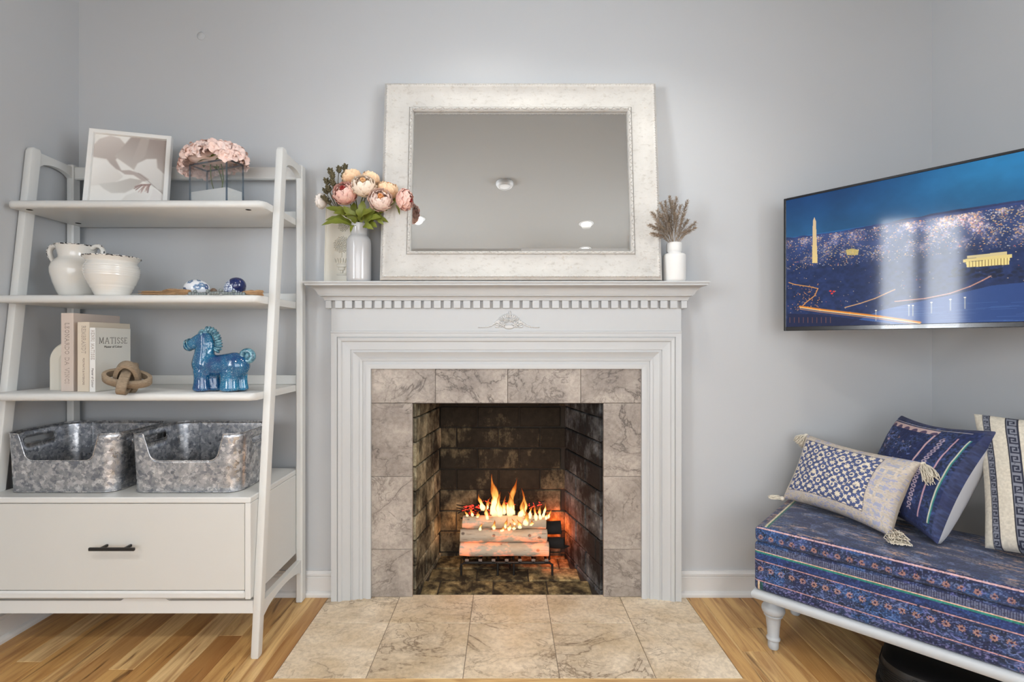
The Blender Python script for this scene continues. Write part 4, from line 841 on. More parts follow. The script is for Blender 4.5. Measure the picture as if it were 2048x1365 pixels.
m = MB(); m.box(w+.0006, GL-w-.0006, w+.0006, GD-w-.0006, .0125, .072, .001); m.v = [tuple(gM @ Vector(p)) for p in m.v]; obj('white_sand', m, flat('white_sand', rgb(226,225,222), .95, .06, 60, .4, 700), gv)['kind'] = 'stuff'
HC = gM @ Vector((GL/2-.004, GD/2, GH+.008))
hy = thing('hydrangea_bouquet', 'dome of pale pink hydrangea blossom in the square glass vase', 'bouquet', HC)
t = T('hydrangea_petal'); r = t.rnd(); v = t.coord(); M_hyd = t.set(base=t.mix(t.math('MULTIPLY', t.noise(v, 140, 2, .5), .8), t.mix(r, rgb(250,232,226), rgb(240,206,194)), rgb(240,210,198)), rough=.75)
def floret(seed):
    q = random.Random(seed); V = []; Fc = []
    for k in range(4):
        a = k*pi/2+q.uniform(-.1,.1); rot = Matrix.Rotation(a, 3, 'Z'); o0 = len(V); n = 5; R = .0145
        for i in range(n):
            f = i/(n-1)
            for j in range(n):
                g_ = j/(n-1)*2-1; wv = R*.62*math.sin(pi*(.12+.80*f))**.8; V.append(tuple(rot @ Vector((R*f*1.0, g_*wv, .006*math.sin(f*2.9)+.005*abs(g_)*f-.002*f*f+q.uniform(-.0006,.0006)))))
        Fc += [(o0+i*n+j, o0+i*n+j+1, o0+(i+1)*n+j+1, o0+(i+1)*n+j) for i in range(n-1) for j in range(n-1)]
    me = bpy.data.meshes.new('floret'); me.from_pydata(V, [], Fc); me.polygons.foreach_set('use_smooth', [True]*len(me.polygons)); me.materials.append(M_hyd); return me
fm = [floret(k) for k in range(4)]; q = random.Random(12); HR = Matrix.Rotation(gang, 3, 'Z')
for k in range(150):
    u_ = (k+.5)/150; ph = math.asin(1-1.32*u_) if u_ < 1 else 0; a = k*2.39996; n_ = Vector((math.cos(ph)*math.cos(a), math.cos(ph)*math.sin(a), math.sin(ph)))
    p = HR @ Vector((n_.x*.140-.014, n_.y*.075, n_.z*.058-.002-.018*(n_.x < -.6)))
    if n_.z < -.02 and abs(n_.x) < .70 and n_.y < 0: continue
    o = bpy.data.objects.new('floret', fm[k % 4]); COL.objects.link(o); o.parent = hy; n2 = (HR @ Vector((n_.x, n_.y*1.2, n_.z+.25))).normalized()
    s_ = q.uniform(1.05, 1.4); o.matrix_local = Matrix.Translation(p+Vector((0,0,.010))+n2*q.uniform(-.006,.006)) @ n2.to_track_quat('Z','Y').to_matrix().to_4x4() @ Matrix.Rotation(q.random()*6, 4, 'Z') @ Matrix.Rotation(q.uniform(-.8,.8), 4, 'X') @ Matrix.Diagonal((s_,s_,s_,1))
for k in range(9):
    a = k*.7; o0 = HC+Vector((0,0,-.006)); tp = HC+HR @ Vector((math.cos(a)*.095, math.sin(a)*.05, -.002+.01*(k%3))); leafobj(o0, tp, .022, (0,-.5,1), M_leaf, hy, lobes=False)
m = MB(); m.ball(tuple(HC+Vector((-.010,.006,.018))), (.100,.045,.026), 14, 8); obj('blossom_core', m, M_hyd, hy, True)
for k in range(3):
    a = gM @ Vector((.085+.018*k, .04+.02*(k%2), .073)); m = MB(); m.tube(spline([a, a+Vector((-.012+.01*k,0,.05)), HC+Vector((-.02+.02*k,0,.0))], 4), .0017, 5); obj('stem', m, M_stem, hy, True)
# ------------------------------------------------------------------ second shelf
z2s = 1.231
M_pot = flat('white_crackle_glaze', rgb(222,220,214), .14, .05, 7, .05, 60, coat=.5)
def rimmat():
    t = T('black_chipped_rim'); f = t.noise(t.coord(), 110, 3, .6); return t.set(base=t.mix(t.ramp(f, [(.46, 0.), (.52, 1.)]), rgb(24,24,30), rgb(226,224,220)), rough=.3)
M_rim = rimmat()
JX, JY = -1.6075, -.235
jg = thing('handled_urn', 'white glazed two-handled urn with a black chipped rim', 'vase', (JX, JY, z2s))
m = MB(); prof = [(.042,0), (.047,.002), (.056,.02), (.068,.055), (.0765,.090), (.0775,.108), (.073,.126), (.062,.140), (.0545,.148), (.053,.156), (.056,.172), (.0605,.190), (.0635,.1945), (.061,.1965), (.056,.192), (.051,.16), (.055,.14), (.06,.10), (.03,.03), (.001,.03)]
m.lathe(prof, 56, (JX,JY,z2s)); obj('body', m, M_pot, jg, angle=60)
m = MB(); m.tube([(JX+.0622*math.cos(a*2*pi/60), JY+.0622*math.sin(a*2*pi/60), z2s+.195+.0008*math.sin(a*2.3)) for a in range(60)], .0024, 6, close=True); obj('rim', m, M_rim, jg, True, label='black speckled rim')
for s in (-1, 1):
    m = MB(); m.tube(spline([(JX+s*.056, JY, z2s+.186), (JX+s*.074, JY, z2s+.196), (JX+s*.093, JY, z2s+.190), (JX+s*.100, JY, z2s+.172), (JX+s*.092, JY, z2s+.148), (JX+s*.079, JY, z2s+.128), (JX+s*.072, JY, z2s+.112)], 5), .0075, 10, flat=1.3); obj('handle', m, M_pot, jg, True)
    m = MB(); m.tube(spline([(JX+s*.078, JY-.004, z2s+.2025), (JX+s*.096, JY-.005, z2s+.196), (JX+s*.1075, JY-.005, z2s+.174), (JX+s*.099, JY-.005, z2s+.146)], 5), .0022, 5); obj('handle_edge', m, M_rim, jg, True, label='black speckled edge of the handle')
KX, KY = -1.4215, -.30
pt = thing('ribbed_pot', 'round white ribbed pot with a black chipped rim, in front of the urn', 'pot', (KX, KY, z2s))
m = MB(); base = [(.044,0), (.050,.003), (.058,.022), (.071,.050), (.0795,.072), (.0825,.088), (.0815,.102), (.077,.115), (.0735,.121), (.0745,.126), (.080,.134), (.0835,.1385)]; prof = []
for (ra, za), (rb_, zb) in zip(base[:-1], base[1:]):
    for k in range(6):
        f = k/6; z = za+(zb-za)*f; prof.append((ra+(rb_-ra)*f+(.0011*math.sin(z*2*pi/.0072) if z < .112 else 0), z))
prof += [(.0845,.1395), (.082,.1415), (.076,.136), (.07,.122), (.08,.09), (.05,.02), (.001,.02)]; m.lathe(prof, 64, (KX,KY,z2s)); obj('body', m, M_pot, pt, True)
m = MB(); m.tube([(KX+.0842*math.cos(a*2*pi/72), KY+.0842*math.sin(a*2*pi/72), z2s+.1405+.0009*math.sin(a*1.9)) for a in range(72)], .0024, 6, close=True); obj('rim', m, M_rim, pt, True, label='black speckled rim')
def blobgrid(name, c, r, col, mat, parent=None, rot=None, h=60, w=90):
    th, ph = np.meshgrid(np.linspace(0, 2*pi, w), np.linspace(0, pi, h)); P = np.stack([np.sin(ph)*np.cos(th)*r[0], np.sin(ph)*np.sin(th)*r[1], np.cos(ph)*r[2]], -1)
    if rot is not None: P = P @ np.array(rot.to_matrix()).T
    return colgrid(name, P+np.array(c), col(th, ph), mat, parent)
M_paint = vcol('painted_ceramic', .14, coat=.6)
def flowers(th, ph):
    cv = Cv(90, 60, 0, 12.57, 0, 6.28, (226,230,236)); q = random.Random(3)
    for k in range(26):
        x, y = q.uniform(0,12.5), q.uniform(.4,5.9)
        for a in range(6): cv.disc(x+math.cos(a*1.047)*.42, y+math.sin(a*1.047)*.42, .24, .24, (60,84,128) if k % 3 else (96,126,160))
        cv.line([(x,y),(x+q.uniform(-.9,.9),y+q.uniform(-.9,.9))], .14, (52,70,108))
    return cv.a
def lattice(th, ph):
    c = np.zeros(th.shape+(3,)); c[:] = np.array((214,222,234))/255.; a = (th*3.8+ph*3.2); b_ = (th*3.8-ph*3.2); g_ = (np.abs((a/2.2) % 1-.5) > .40) | (np.abs((b_/2.2) % 1-.5) > .40); c[g_] = np.array((32,56,112))/255.
    d = np.hypot((a/2.2) % 1-.5, (b_/2.2) % 1-.5) < .14; c[d] = np.array((52,72,124))/255.; top = ph < 1.15; c[top] = np.array((18,34,84))/255.; return c
B1 = (W(393,575,1.775)[0], CAMY+1.775, z2s+.0325); B2 = (W(470,575,1.775)[0], CAMY+1.775, z2s+.034)
from mathutils import Euler
o = blobgrid('painted_egg', B1, (.044,.034,.032), flowers, M_paint); fixnormals(o); tag(o, 'white ceramic egg painted with blue flowers on the second shelf', 'ornament')
o = blobgrid('painted_egg', B2, (.034,.034,.044), lattice, M_paint, rot=Euler((.35,.95,0))); o.location.z = .0005; fixnormals(o); tag(o, 'dark blue and white lattice ceramic egg on the second shelf', 'ornament')
M_jute = flat('jute', rgb(178,142,104), .9, .3, 60); M_bead = flat('grey_green_bead', rgb(120,128,128), .5, .4, 60)
def tassel_strands(m, a, c, n, spread, r, q, sag=.0, z0=None, neck=.15):
    A, B = Vector(a), Vector(c); d = (B-A).normalized(); o1 = d.orthogonal().normalized(); o2 = d.cross(o1)
    for k in range(n):
        an = q.random()*6.28; rr = math.sqrt(q.random())*spread; s_ = (o1*math.cos(an)+o2*math.sin(an)); L = q.uniform(.8, 1.05); pts = [A+s_*rr*neck, A.lerp(B, .35*L)+s_*rr*.75+Vector((q.uniform(-1,1),q.uniform(-1,1),q.uniform(-1,1)))*spread*.18, A.lerp(B, .7*L)+s_*rr+Vector((0,0,-sag*.4))+Vector((q.uniform(-1,1),q.uniform(-1,1),q.uniform(-1,1)))*spread*.3, A.lerp(B, L)+s_*rr*1.1+Vector((0,0,-sag))]
        if z0 is not None:
            for p in pts: p.z = max(z0+r, p.z)
        m.tube(spline(pts, 3), r, 4)
bg = thing('bead_garland', 'string of small grey-green beads with jute tassels around the painted eggs', 'garland', (-1.15, -.32, z2s)); q = random.Random(31)
for (xa, ya, xb, yb, d, sp) in ((380,586,322,580,1.72,.014), (340,588,278,588,1.735,.012), (492,588,524,592,1.71,.009), (485,582,505,580,1.73,.012)):
    a, c = W(xa, ya, d), W(xb, yb, d); a = (a[0], a[1], z2s+.010+ (.004 if xa==380 else 0)); c = (c[0], c[1]+.008, z2s+.009); m = MB(); tassel_strands(m, a, c, 46, sp, .0011, q, 0, z2s, .5); obj('tassel', m, M_jute, bg, True)
m = MB(); m.ball((0,0,0), .0065, 10, 7); b0 = None
for k in range(22):
    f = k/21; p = W(380+f*108, 590, 1.705+.02*math.sin(f*9)); 
    if b0 is None: b0 = obj('bead', m, M_bead, bg, True, local=True); o = b0
    else: o = dup(b0)
    o.location = Vector((p[0], p[1], z2s+.0065+(.009 if k % 5 == 2 else 0)))-bg.location
m = MB(); p = W(427, 582, 1.735); m.ball((p[0], p[1], z2s+.019), (.011,.010,.010), 14, 9); obj('large_bead', m, flat('wooden_bead', rgb(108,88,72), .4, .3, 40), bg, True, label='larger brown bead')
# ------------------------------------------------------------------ third shelf: books, arch, knot, horse
z3 = .8925
M_ink = flat('dark_ink', rgb(96,90,84), .6); M_foil = flat('faded_ink', rgb(164,150,140), .5)
def book(name, lab, x0, x1, yf, dep, h, c1, c2, titles):
    b_ = thing(name, lab, 'book', ((x0+x1)/2, yf, z3), group='books on the third shelf'); mt = flat(name+'_cover', c1, .6, .02, 10); mp = flat('page_block', rgb(236,230,216), .8, .04, 60)
    m = MB(); m.box(x0+.003, x1-.003, yf+.004, yf+dep-.004, z3+.003, z3+h-.003); obj('page_block', m, mp, b_)
    m = MB(); m.box(x0, x0+.0025, yf+.001, yf+dep, z3+.0003, z3+h, .0008); m.box(x1-.0025, x1, yf+.001, yf+dep, z3+.0003, z3+h, .0008); m.box(x0, x1, yf, yf+.003, z3+.0003, z3+h, .0008); obj('cover', m, mt, b_)
    return b_
bk1 = book('art_book', 'tallest blush book, leftmost of the three upright books', -1.5730, -1.5290, -.337, .208, .278, rgb(202,188,178), None, 0)
m = MB(); strokes(m, 'LEONARDO DA VINCI', (-1.558, -.3373, z3+.242), (0,0,-1), (1,0,0), .0135, .0011, 1.0); obj('spine_title', m, M_foil, bk1)
bk2 = book('art_book', 'middle upright book with a cream cover', -1.5080, -1.4660, -.345, .186, .246, rgb(212,200,182), None, 0)
m = MB(); strokes(m, 'REMBRANDT', (-1.492, -.3453, z3+.232), (0,0,-1), (1,0,0), .0130, .0010, .80); obj('spine_title', m, M_foil, bk2)
textmesh('spine_subtitle', 'PORTRAITS & INTERIORS', .0085, Matrix.Translation((-1.4865, -.3454, z3+.072)) @ Matrix(((0,0,1,0),(0,1,0,0),(-1,0,0,0),(0,0,0,1))) @ Matrix(((1,0,0,0),(0,0,-1,0),(0,1,0,0),(0,0,0,1))), M_foil, bk2)
bk3 = book('art_book', 'smallest upright book, pale cover titled MATISSE facing right', -1.4560, -1.4370, -.354, .160, .226, rgb(214,212,204), None, 0)
m = MB(); m.box(-1.4563, -1.4368, -.3546, -.3538, z3+.0006, z3+.2255); obj('spine_strip', m, M_white, bk3, label='white spine')
m = MB(); strokes(m, 'HENRI MATISSE', (-1.4505, -.3549, z3+.217), (0,0,-1), (1,0,0), .0105, .0010, .85); obj('spine_title', m, M_foil, bk3)
textmesh('spine_subtitle', 'Master of Colour', .0095, Matrix.Translation((-1.4462, -.3549, z3+.050)) @ Matrix(((0,0,1,0),(0,1,0,0),(-1,0,0,0),(0,0,0,1))) @ Matrix(((1,0,0,0),(0,0,-1,0),(0,1,0,0),(0,0,0,1))), M_ink, bk3)
m = MB(); strokes(m, 'MATISSE', (-1.4368, -.3385, z3+.170), (0,1,0), (0,0,1), .0215, .0012, .93); obj('cover_title', m, M_ink, bk3)
textmesh('cover_subtitle', 'Master of Colour', .0115, Matrix.Translation((-1.4367, -.276, z3+.158)) @ Matrix(((0,0,1,0),(1,0,0,0),(0,1,0,0),(0,0,0,1))), M_ink, bk3)
ar = MB(); cxa, ya, n = -1.585, -.285, 20; Ro, Ri = .070, .026
out = [(-Ro, 0)]+[(-Ro*math.cos(pi*k/n), .107+(Ro*.97)*math.sin(pi*k/n)) for k in range(n+1)]+[(Ro, 0)]; inn = [(Ri, 0)]+[(Ri*math.cos(pi*k/n), .107+Ri*math.sin(pi*k/n)) for k in range(n+1)]+[(-Ri, 0)]
r = []
for k in range(n+3):
    o_, i_ = out[k], inn[::-1][k]; c_ = .006; dx, dz = i_[0]-o_[0], i_[1]-o_[1]; l_ = math.hypot(dx, dz); dx, dz = dx/l_*c_, dz/l_*c_
    r.append([(cxa+o_[0], ya+c_, z3+o_[1]), (cxa+o_[0]+dx, ya, z3+o_[1]+dz), (cxa+i_[0]-dx, ya, z3+i_[1]-dz), (cxa+i_[0], ya+c_, z3+i_[1]), (cxa+i_[0], ya+.045, z3+i_[1]), (cxa+o_[0], ya+.045, z3+o_[1])])
ar.rings(r); o = obj('arch_sculpture', ar, flat('matte_cream', rgb(216,213,202), .6, .03, 10), None, angle=35); tag(o, 'cream matte arch sculpture standing left of the books', 'sculpture'); 
for v in o.data.vertices: v.co.x += -.0115
# wooden knot
KC = Vector(W(255, 752, 1.655)); KC.z = z3+.052
kn = thing('wooden_knot', 'weathered wooden three-ring knot in front of the pale book', 'ornament', (KC.x, KC.y, z3))
t = T('weathered_wood'); v = t.coord(); n_ = t.noise(t.map(v, (30, 30, 110)), 3, 5, .65); t.bump(n_, .5, .002); M_knot = t.set(base=t.mix(n_, rgb(172,154,130), rgb(84,68,52)), rough=.8)
def knotring(a, b_, M):
    m = MB(); N = 36; r = []
    for k in range(N):
        th = 2*pi*k/N; c, s = math.cos(th), math.sin(th); p = Vector((a*c, b_*s, 0)); nn = Vector((b_*c, a*s, 0)).normalized(); w_, h_ = .0062, .0135
        r.append([tuple(KC+(M @ (p+nn*w_+Vector((0,0,h_*.85))))), tuple(KC+(M @ (p+nn*w_*.7+Vector((0,0,h_))))), tuple(KC+(M @ (p-nn*w_+Vector((0,0,h_))))), tuple(KC+(M @ (p-nn*w_-Vector((0,0,h_))))), tuple(KC+(M @ (p+nn*w_*.7-Vector((0,0,h_))))), tuple(KC+(M @ (p+nn*w_-Vector((0,0,h_*.85)))))])
    m.rings(r, cap=False, close=True); return m
R0 = (Matrix.Rotation(.45, 3, 'Y') @ Matrix.Rotation(.55, 3, 'X') @ Matrix.Rotation(.5, 3, 'Z'))
for M in (Matrix.Identity(3), Matrix(((0,0,1),(1,0,0),(0,1,0))), Matrix(((0,1,0),(0,0,1),(1,0,0)))): obj('ring', knotring(.064, .031, R0 @ M), M_knot, kn, angle=50)
# horse
t = T('blue_crackle_glaze'); v = t.coord(); n_ = t.noise(t.map(v, (1,1,.55)), 20, 5, .6); sp = t.noise(v, 300, 3, .6); spk = t.math('MULTIPLY', t.ramp(sp, [(.58, 0.), (.66, .7)]), t.ramp(n_, [(.36, 0.2), (.56, 1.)]))
c = t.mix(t.ramp(n_, [(.35, 0.), (.68, 1.)]), rgb(8,56,106), rgb(16,108,146)); c = t.mix(spk, c, rgb(170,206,206)); z = t.sep(v)[2]; c = t.mix(t.math('MULTIPLY', t.ramp(t.math('ADD', z, t.math('MULTIPLY', sp, .012)), [(.0075, 1.), (.010, 0.)]), .9), c, rgb(22,22,28)); t.bump(sp, .15, .0008)
M_horse = t.set(base=c, rough=.12, coat=.7)
t = T('teal_grey_glaze'); v = t.coord(); n_ = t.noise(v, 90, 4, .6); M_mane = t.set(base=t.mix(t.ramp(n_, [(.4,0.),(.62,1.)]), rgb(34,84,108), rgb(112,160,174)), rough=.2, coat=.5)
hd = 1.70; hs = .0002044; hx0 = W(340+800/8.533, 700, hd)[0]; hyy = CAMY+hd+.03
def H(X, Y, dy=0): return Vector((hx0+(X-800)*hs, hyy+dy*hs, z3+max(0, (1205-Y))*hs))
ho = thing('ceramic_horse', 'glossy blue glazed ceramic horse figurine on the third shelf', 'figurine', (hx0, hyy, z3))
m = MB()
def bl(X, Y, r, dy=0, ry=None, rz=None): p = H(X, Y, dy); m.ball(p, (r*hs, (ry or r)*hs, (rz or r)*hs), 14, 10)
for a, c, n in (((490,725,202,166),(505,430,138,118),9), ((505,430,138,118),(490,270,122,100),6), ((460,290,118,98),(222,418,88,78),9), ((490,740,184,158),(760,750,184,165),6), ((760,740,172,160),(1020,745,222,185),6), ((1020,745,222,185),(1080,760,200,180),3)):
    for k in range(n): f = k/(n-1); X, Y, r_, ry = [a[i]+(c[i]-a[i])*f for i in range(4)]; bl(X, Y, r_, 0, ry)
for X0, Y0, X1, r0, r1, dy, ty in ((478,860,476,140,152,-62,0), (610,860,630,130,142,66,0), (965,850,965,170,172,-66,0), (1075,850,1082,150,154,66,0)):
    for k in range(9): f = k/8; Y = Y0+(1150-Y0)*f; r_ = r0+(r1-r0)*f-18*math.sin(pi*f); bl(X0+(X1-X0)*f, min(Y, 1205-45), r_*.98, dy, r_*.66, 70)
bl(185,430,38); bl(270,440,48)
for X_, Y_, r_ in ((560,500,112),(575,440,104),(575,370,98),(560,310,90),(545,260,84)): bl(X_, Y_, r_, 0, r_*.85)
m.v = [(x, y, max(z, z3)) for x, y, z in m.v]
horse = remesh('body', m, M_horse, ho, .0036, 5)
m = MB(); 
for k in range(15):
    f = k/14; a = -1.75+f*2.35; X = 545+200*math.cos(a)*1.12+20; Y = 330+200*math.sin(a)*1.10; 
    pts = [(575,118),(630,128),(680,160),(715,200),(738,245),(752,290),(762,330),(768,370),(768,405),(764,440),(750,475),(728,500)]
for k, (X, Y) in enumerate([(540,125),(585,125),(630,140),(668,168),(700,205),(722,245),(738,288),(748,332),(755,376),(756,420),(744,462),(716,495)]):
    nx, ny = [(.1,-1),(.25,-1),(.45,-.9),(.6,-.8),(.75,-.65),(.85,-.5),(.9,-.4),(.95,-.3),(1,-.1),(1,.1),(.9,.4),(.6,.7)][k]
    p = H(X-nx*12, Y-ny*12); ang = math.atan2(-ny, nx); m.ball(p, (1,1,1), 12, 8, Matrix.Rotation(-ang, 4, 'Y') @ Matrix.Diagonal((68*hs, 56*hs, 29*hs, 1)))
obj('mane', m, M_mane, ho, True)
m = MB(); 
for X, Y, r_ in ((470,175,54),(520,185,52),(445,200,40)): m.ball(H(X, Y, -12), (r_*hs, 60*hs, 50*hs), 12, 8)
m.ball(H(487,205,-70), (22*hs, 20*hs, 52*hs), 10, 7); m.ball(H(500,190,70), (22*hs, 20*hs, 52*hs), 10, 7); obj('forelock_and_ears', m, M_mane, ho, True)
m = MB(); m.tube([tuple(H(1248+95*math.cos(a*2*pi/30), 590+88*math.sin(a*2*pi/30), -10)) for a in range(30)], 50*hs, 10, close=True); m.ball(H(1248,590), (60*hs,44*hs,56*hs), 12, 8); m.tube([tuple(H(1140,640)), tuple(H(1200,670)), tuple(H(1240,680))], 50*hs, 10); obj('tail', m, M_mane, ho, True)
for X, Y in ((262,365),(218,385)):
    m = MB(); m.tube([tuple(H(X+math.cos(a*2*pi/20)*12+ (math.sin(a*2*pi/20))*30, Y+20+math.sin(a*2*pi/20)*92, 88*math.cos(a*2*pi/20))) for a in range(20)], 11*hs, 6, close=True); obj('bridle_strap', m, M_mane, ho, True)
for s in (-1, 1): m = MB(); m.ball(H(372, 322, s*90), (15*hs,10*hs,12*hs), 10, 7); obj('eye', m, M_mane, ho, True)
# ------------------------------------------------------------------ galvanised bins
def galv(nm, dk):
    t = T(nm); v = t.offs(t.coord('Object'), 9); w_ = t.vadd(v, t.noise(v, 70, 3, .6, color=True), .022); c1 = t.voro(w_, 95, 'F1', 'Color'); c2 = t.voro(w_, 44, 'F1', 'Color'); f = t.math('ADD', t.math('MULTIPLY', t.sep(c1)[0], .6), t.math('MULTIPLY', t.sep(c2)[1], .4))
    c = t.ramp(f, [(.12, rgb(136,140,148)), (.5, rgb(176,178,182)), (.8, rgb(212,212,214)), (1, rgb(238,238,238))]); t.bump(f, .06, .001)
    return t.set(base=c, rough=t.math('ADD', t.math('MULTIPLY', t.sep(c1)[2], .22), .26), metal=.9)
M_galv = galv('galvanised_steel', 0)
zb = .5450
def bin_(X0, X1, Yf, Yb, lab):
    cx, cy = (X0+X1)/2, (Yf+Yb)/2; o = thing('galvanised_bin', lab, 'storage bin', (cx, cy, zb), group='galvanised bins on the cabinet'); h = .205; r = .05
    hx, hy = (X1-X0)/2, (Yb-Yf)/2; N = []            # perimeter points, starting front centre, going right
    def arc(x, y, a0): return [(x+r*math.cos(a0+k*pi/2/24), y+r*math.sin(a0+k*pi/2/24)) for k in range(25)]
    pf_ = [(x, -hy) for x in np.linspace(0, hx-r, 60)[:-1]]+arc(hx-r, -hy+r, -pi/2)+[(hx, y) for y in np.linspace(-hy+r, hy-r, 40)[1:-1]]+arc(hx-r, hy-r, 0)+[(x, hy) for x in np.linspace(hx-r, -hx+r, 24)[1:-1]]+arc(-hx+r, hy-r, pi/2)+[(-hx, y) for y in np.linspace(hy-r, -hy+r, 40)[1:-1]]+arc(-hx+r, -hy+r, pi)+[(x, -hy) for x in np.linspace(-hx+r, 0, 60)[1:-1]]
    def toph(x, y):
        if y < -hy+r*1.001 and not abs(x) > hx-1e-5:
            fx = hx-r; s_ = abs(x) if abs(x) <= fx else fx+r*math.asin(min(1, (abs(x)-fx)/r)); b0, rc, s1 = .090, .033, .139
            if s_ <= b0: return .112
            if s_ < s1:
                e_ = s_-b0; z_ = rc-math.sqrt(max(0, rc*rc-min(e_, rc*.93)**2)); return min(h, .112+z_+max(0, e_-rc*.93)*(h-.112-rc*.632)/(s1-b0-rc*.93))
        return h
    def slot(x, y):
        if abs(abs(x)-hx) < 1e-6 and abs(y) < .062:
            a = abs(y); e = .049; return .0125 if a < e else .0125*math.sqrt(max(0, 1-((a-e)/.0125)**2))
        return 0
    zm = .168; V = []; Fq = []; n = len(pf_); rows = 6
    def pt(x, y, z): f = 1-.045*(1-z/h); return (cx+x*f, cy+y*f, zb+z)
    colA = []; colB = []
    for x, y in pf_:
        tp = toph(x, y); s_ = slot(x, y); zm_ = min(zm, tp*.8)
        za = [(zm_-s_)*k/rows for k in range(rows+1)]; zc = [zm_+s_+(tp-zm_-s_)*k/3 for k in range(4)]
        colA.append([pt(x, y, max(.002, z)) for z in za]); colB.append([pt(x, y, z) for z in zc])
    m = MB()
    for cols in (colA, colB):
        k_ = len(cols[0]); vs = [p for c in cols for p in c]; fs = [(i*k_+j, ((i+1) % n)*k_+j, ((i+1) % n)*k_+j+1, i*k_+j+1) for i in range(n) for j in range(k_-1)]; m.add(vs, fs)
    m.add([pt(x, y, .002) for x, y in pf_], [tuple(range(n))])
    me = bpy.data.meshes.new('wall'); Mi = pm(o).inverted(); me.from_pydata([tuple(Mi @ Vector(p)) for p in m.v], [], m.f); bm = bmesh.new(); bm.from_mesh(me); bmesh.ops.remove_doubles(bm, verts=bm.verts, dist=1e-5); bmesh.ops.recalc_face_normals(bm, faces=bm.faces); bm.to_mesh(me); bm.free()
    w_ = mesh_obj('sheet_body', me, M_galv, o, True); sm = w_.modifiers.new('t', 'SOLIDIFY'); sm.thickness = .0012; me.set_sharp_from_angle(angle=math.radians(50))
    m = MB(); m.tube([pt(x, y, toph(x, y)) for x, y in pf_], .0022, 6, close=True); obj('rolled_rim', m, M_galv, o, True)
    m = MB(); m.tube([pt(x, y, .003) for x, y in pf_], .0026, 6, close=True); obj('base_seam', m, M_galv, o, True)
    m = MB(); x = -hx+.085; m.box(cx+x-.004, cx+x+.004, cy+hy*.975-.0035, cy+hy*.985, zb+.004, zb+h-.004, .0006); m.v = [(px-(0), py, pz) for px, py, pz in m.v]; obj('back_seam', m, M_galv, o)
    for s in (-1, 1):
        ps = [(y_*1.0, zm+sl) for y_, sl in [(-.0615, 0)]+[(-.049-.0125*math.cos(a), .0125*math.sin(a)) for a in np.linspace(0, pi/2, 6)]+[(.049+.0125*math.sin(a), .0125*math.cos(a)) for a in np.linspace(0, pi/2, 6)]]; loop = ps+[(y_, 2*zm-z_) for y_, z_ in ps[::-1]][1:-1]
        m = MB(); m.tube([pt(s*hx, y_, z_) for y_, z_ in loop], .0014, 5, close=True); obj('handle_edge', m, M_galv, o, True)
    return o
bin_(-1.7450, -1.3480, -.376, -.100, 'left galvanised steel storage bin with a scooped front')
bin_(-1.3120, -.9180, -.376, -.100, 'right galvanised steel storage bin with a scooped front')
# ------------------------------------------------------------------ television
TD = Vector((.632, -.775, 0)).normalized(); TA = Vector((1.112, -.11, 1.112)); TL_, TH = .905, .528; tang = math.atan2(TD.y, TD.x)
TM = Matrix.Translation(TA) @ Matrix.Rotation(tang, 4, 'Z')
tv = thing('wall_television', 'wide flat television on the right wall showing a city skyline at night', 'television', TA, tang)
M_bez = flat('black_bezel', rgb(20,20,24), .18, coat=.3)
def tb(name, args, mat, **k):
    m = MB(); m.box(*args, M=TM); return obj(name, m, mat, tv, **k)
tb('rear_housing', (.012, TL_-.012, .016, .040, .012, TH-.012, .006), M_bez)
for nm, a in (('bezel_side', (0, .0085, -.004, .018, 0, TH, .0015)), ('bezel_side', (TL_-.0085, TL_, -.004, .018, 0, TH, .0015)), ('bezel_top', (.0086, TL_-.0086, -.004, .018, TH-.0085, TH, .0015)), ('bezel_bottom', (.0086, TL_-.0086, -.004, .018, 0, .0165, .0015))): tb(nm, a, M_bez)
tb('wall_bracket', (.38, .52, .040, .20, .18, .34, .01), M_black)
def Q(px, py):
    k = (px-CX)/F; t = (k*1.95-1.112)/(.632+.775*k); d = 1.95-.775*t; return t-.0085, 1.637-(CAMZ-(py-CY)/F*d)-.0065
SW, SH = TL_-.017, TH-.025; cv = Cv(760, 430, 0, SW, 0, SH, (10,60,120)); X, Y = cv.X, cv.Y; h_, w_ = cv.h, cv.w
sky = np.stack([12+22*(Y/.15)+28*np.exp(-((X-.60)/.25)**2-((Y)/.10)**2), 62+26*(Y/.15)+70*np.exp(-((X-.60)/.25)**2-(Y/.12)**2), 116+18*(Y/.15)+76*np.exp(-((X-.60)/.25)**2-(Y/.12)**2)], -1)/255.
n1 = fbm(h_, w_, 6, 10, 5, 1)[..., None]; n2 = fbm(h_, w_, 40, 60, 3, 2)[..., None]; n3 = fbm(h_, w_, 14, 18, 4, 3)[..., None]; sky = sky*(.86+.28*n1)
ridge = (.148+.006*np.sin(X*9)+.006*(nz(h_, w_, 1, 30, 5)-.5))
land = np.array((40,50,84))/255.*(.55+.9*n3); dark = np.array((24,34,62))/255.*(.6+.8*n2); k_ = np.clip((Y-.20)/.07, 0, 1)[..., None]; land = land*(1-k_)+dark*k_
cv.a = np.where((Y > ridge)[..., None], land, sky)
rg = np.random.RandomState(9)
blue = np.array((60,84,140))
hz = np.clip((Y-.155)/.010, 0, 1)*np.clip((.292-Y)/.10, 0, 1)*(.35+.65*np.clip(X/.45, 0, 1)); cl = np.clip(fbm(h_, w_, 12, 26, 4, 21)*2.8-1.05, 0, 1)*hz; fl_ = np.clip(fbm(h_, w_, 90, 180, 2, 22)*3.2-1.5, 0, 1)
cv.a = cv.a*(1-.35*hz[..., None])+(cl*.38+cl*fl_*.9)[..., None]*np.array((215,160,125))/255.+(hz*.26)[..., None]*np.array((104,110,140))/255.+np.array((6,14,30))/255.*(Y > .15)[..., None]
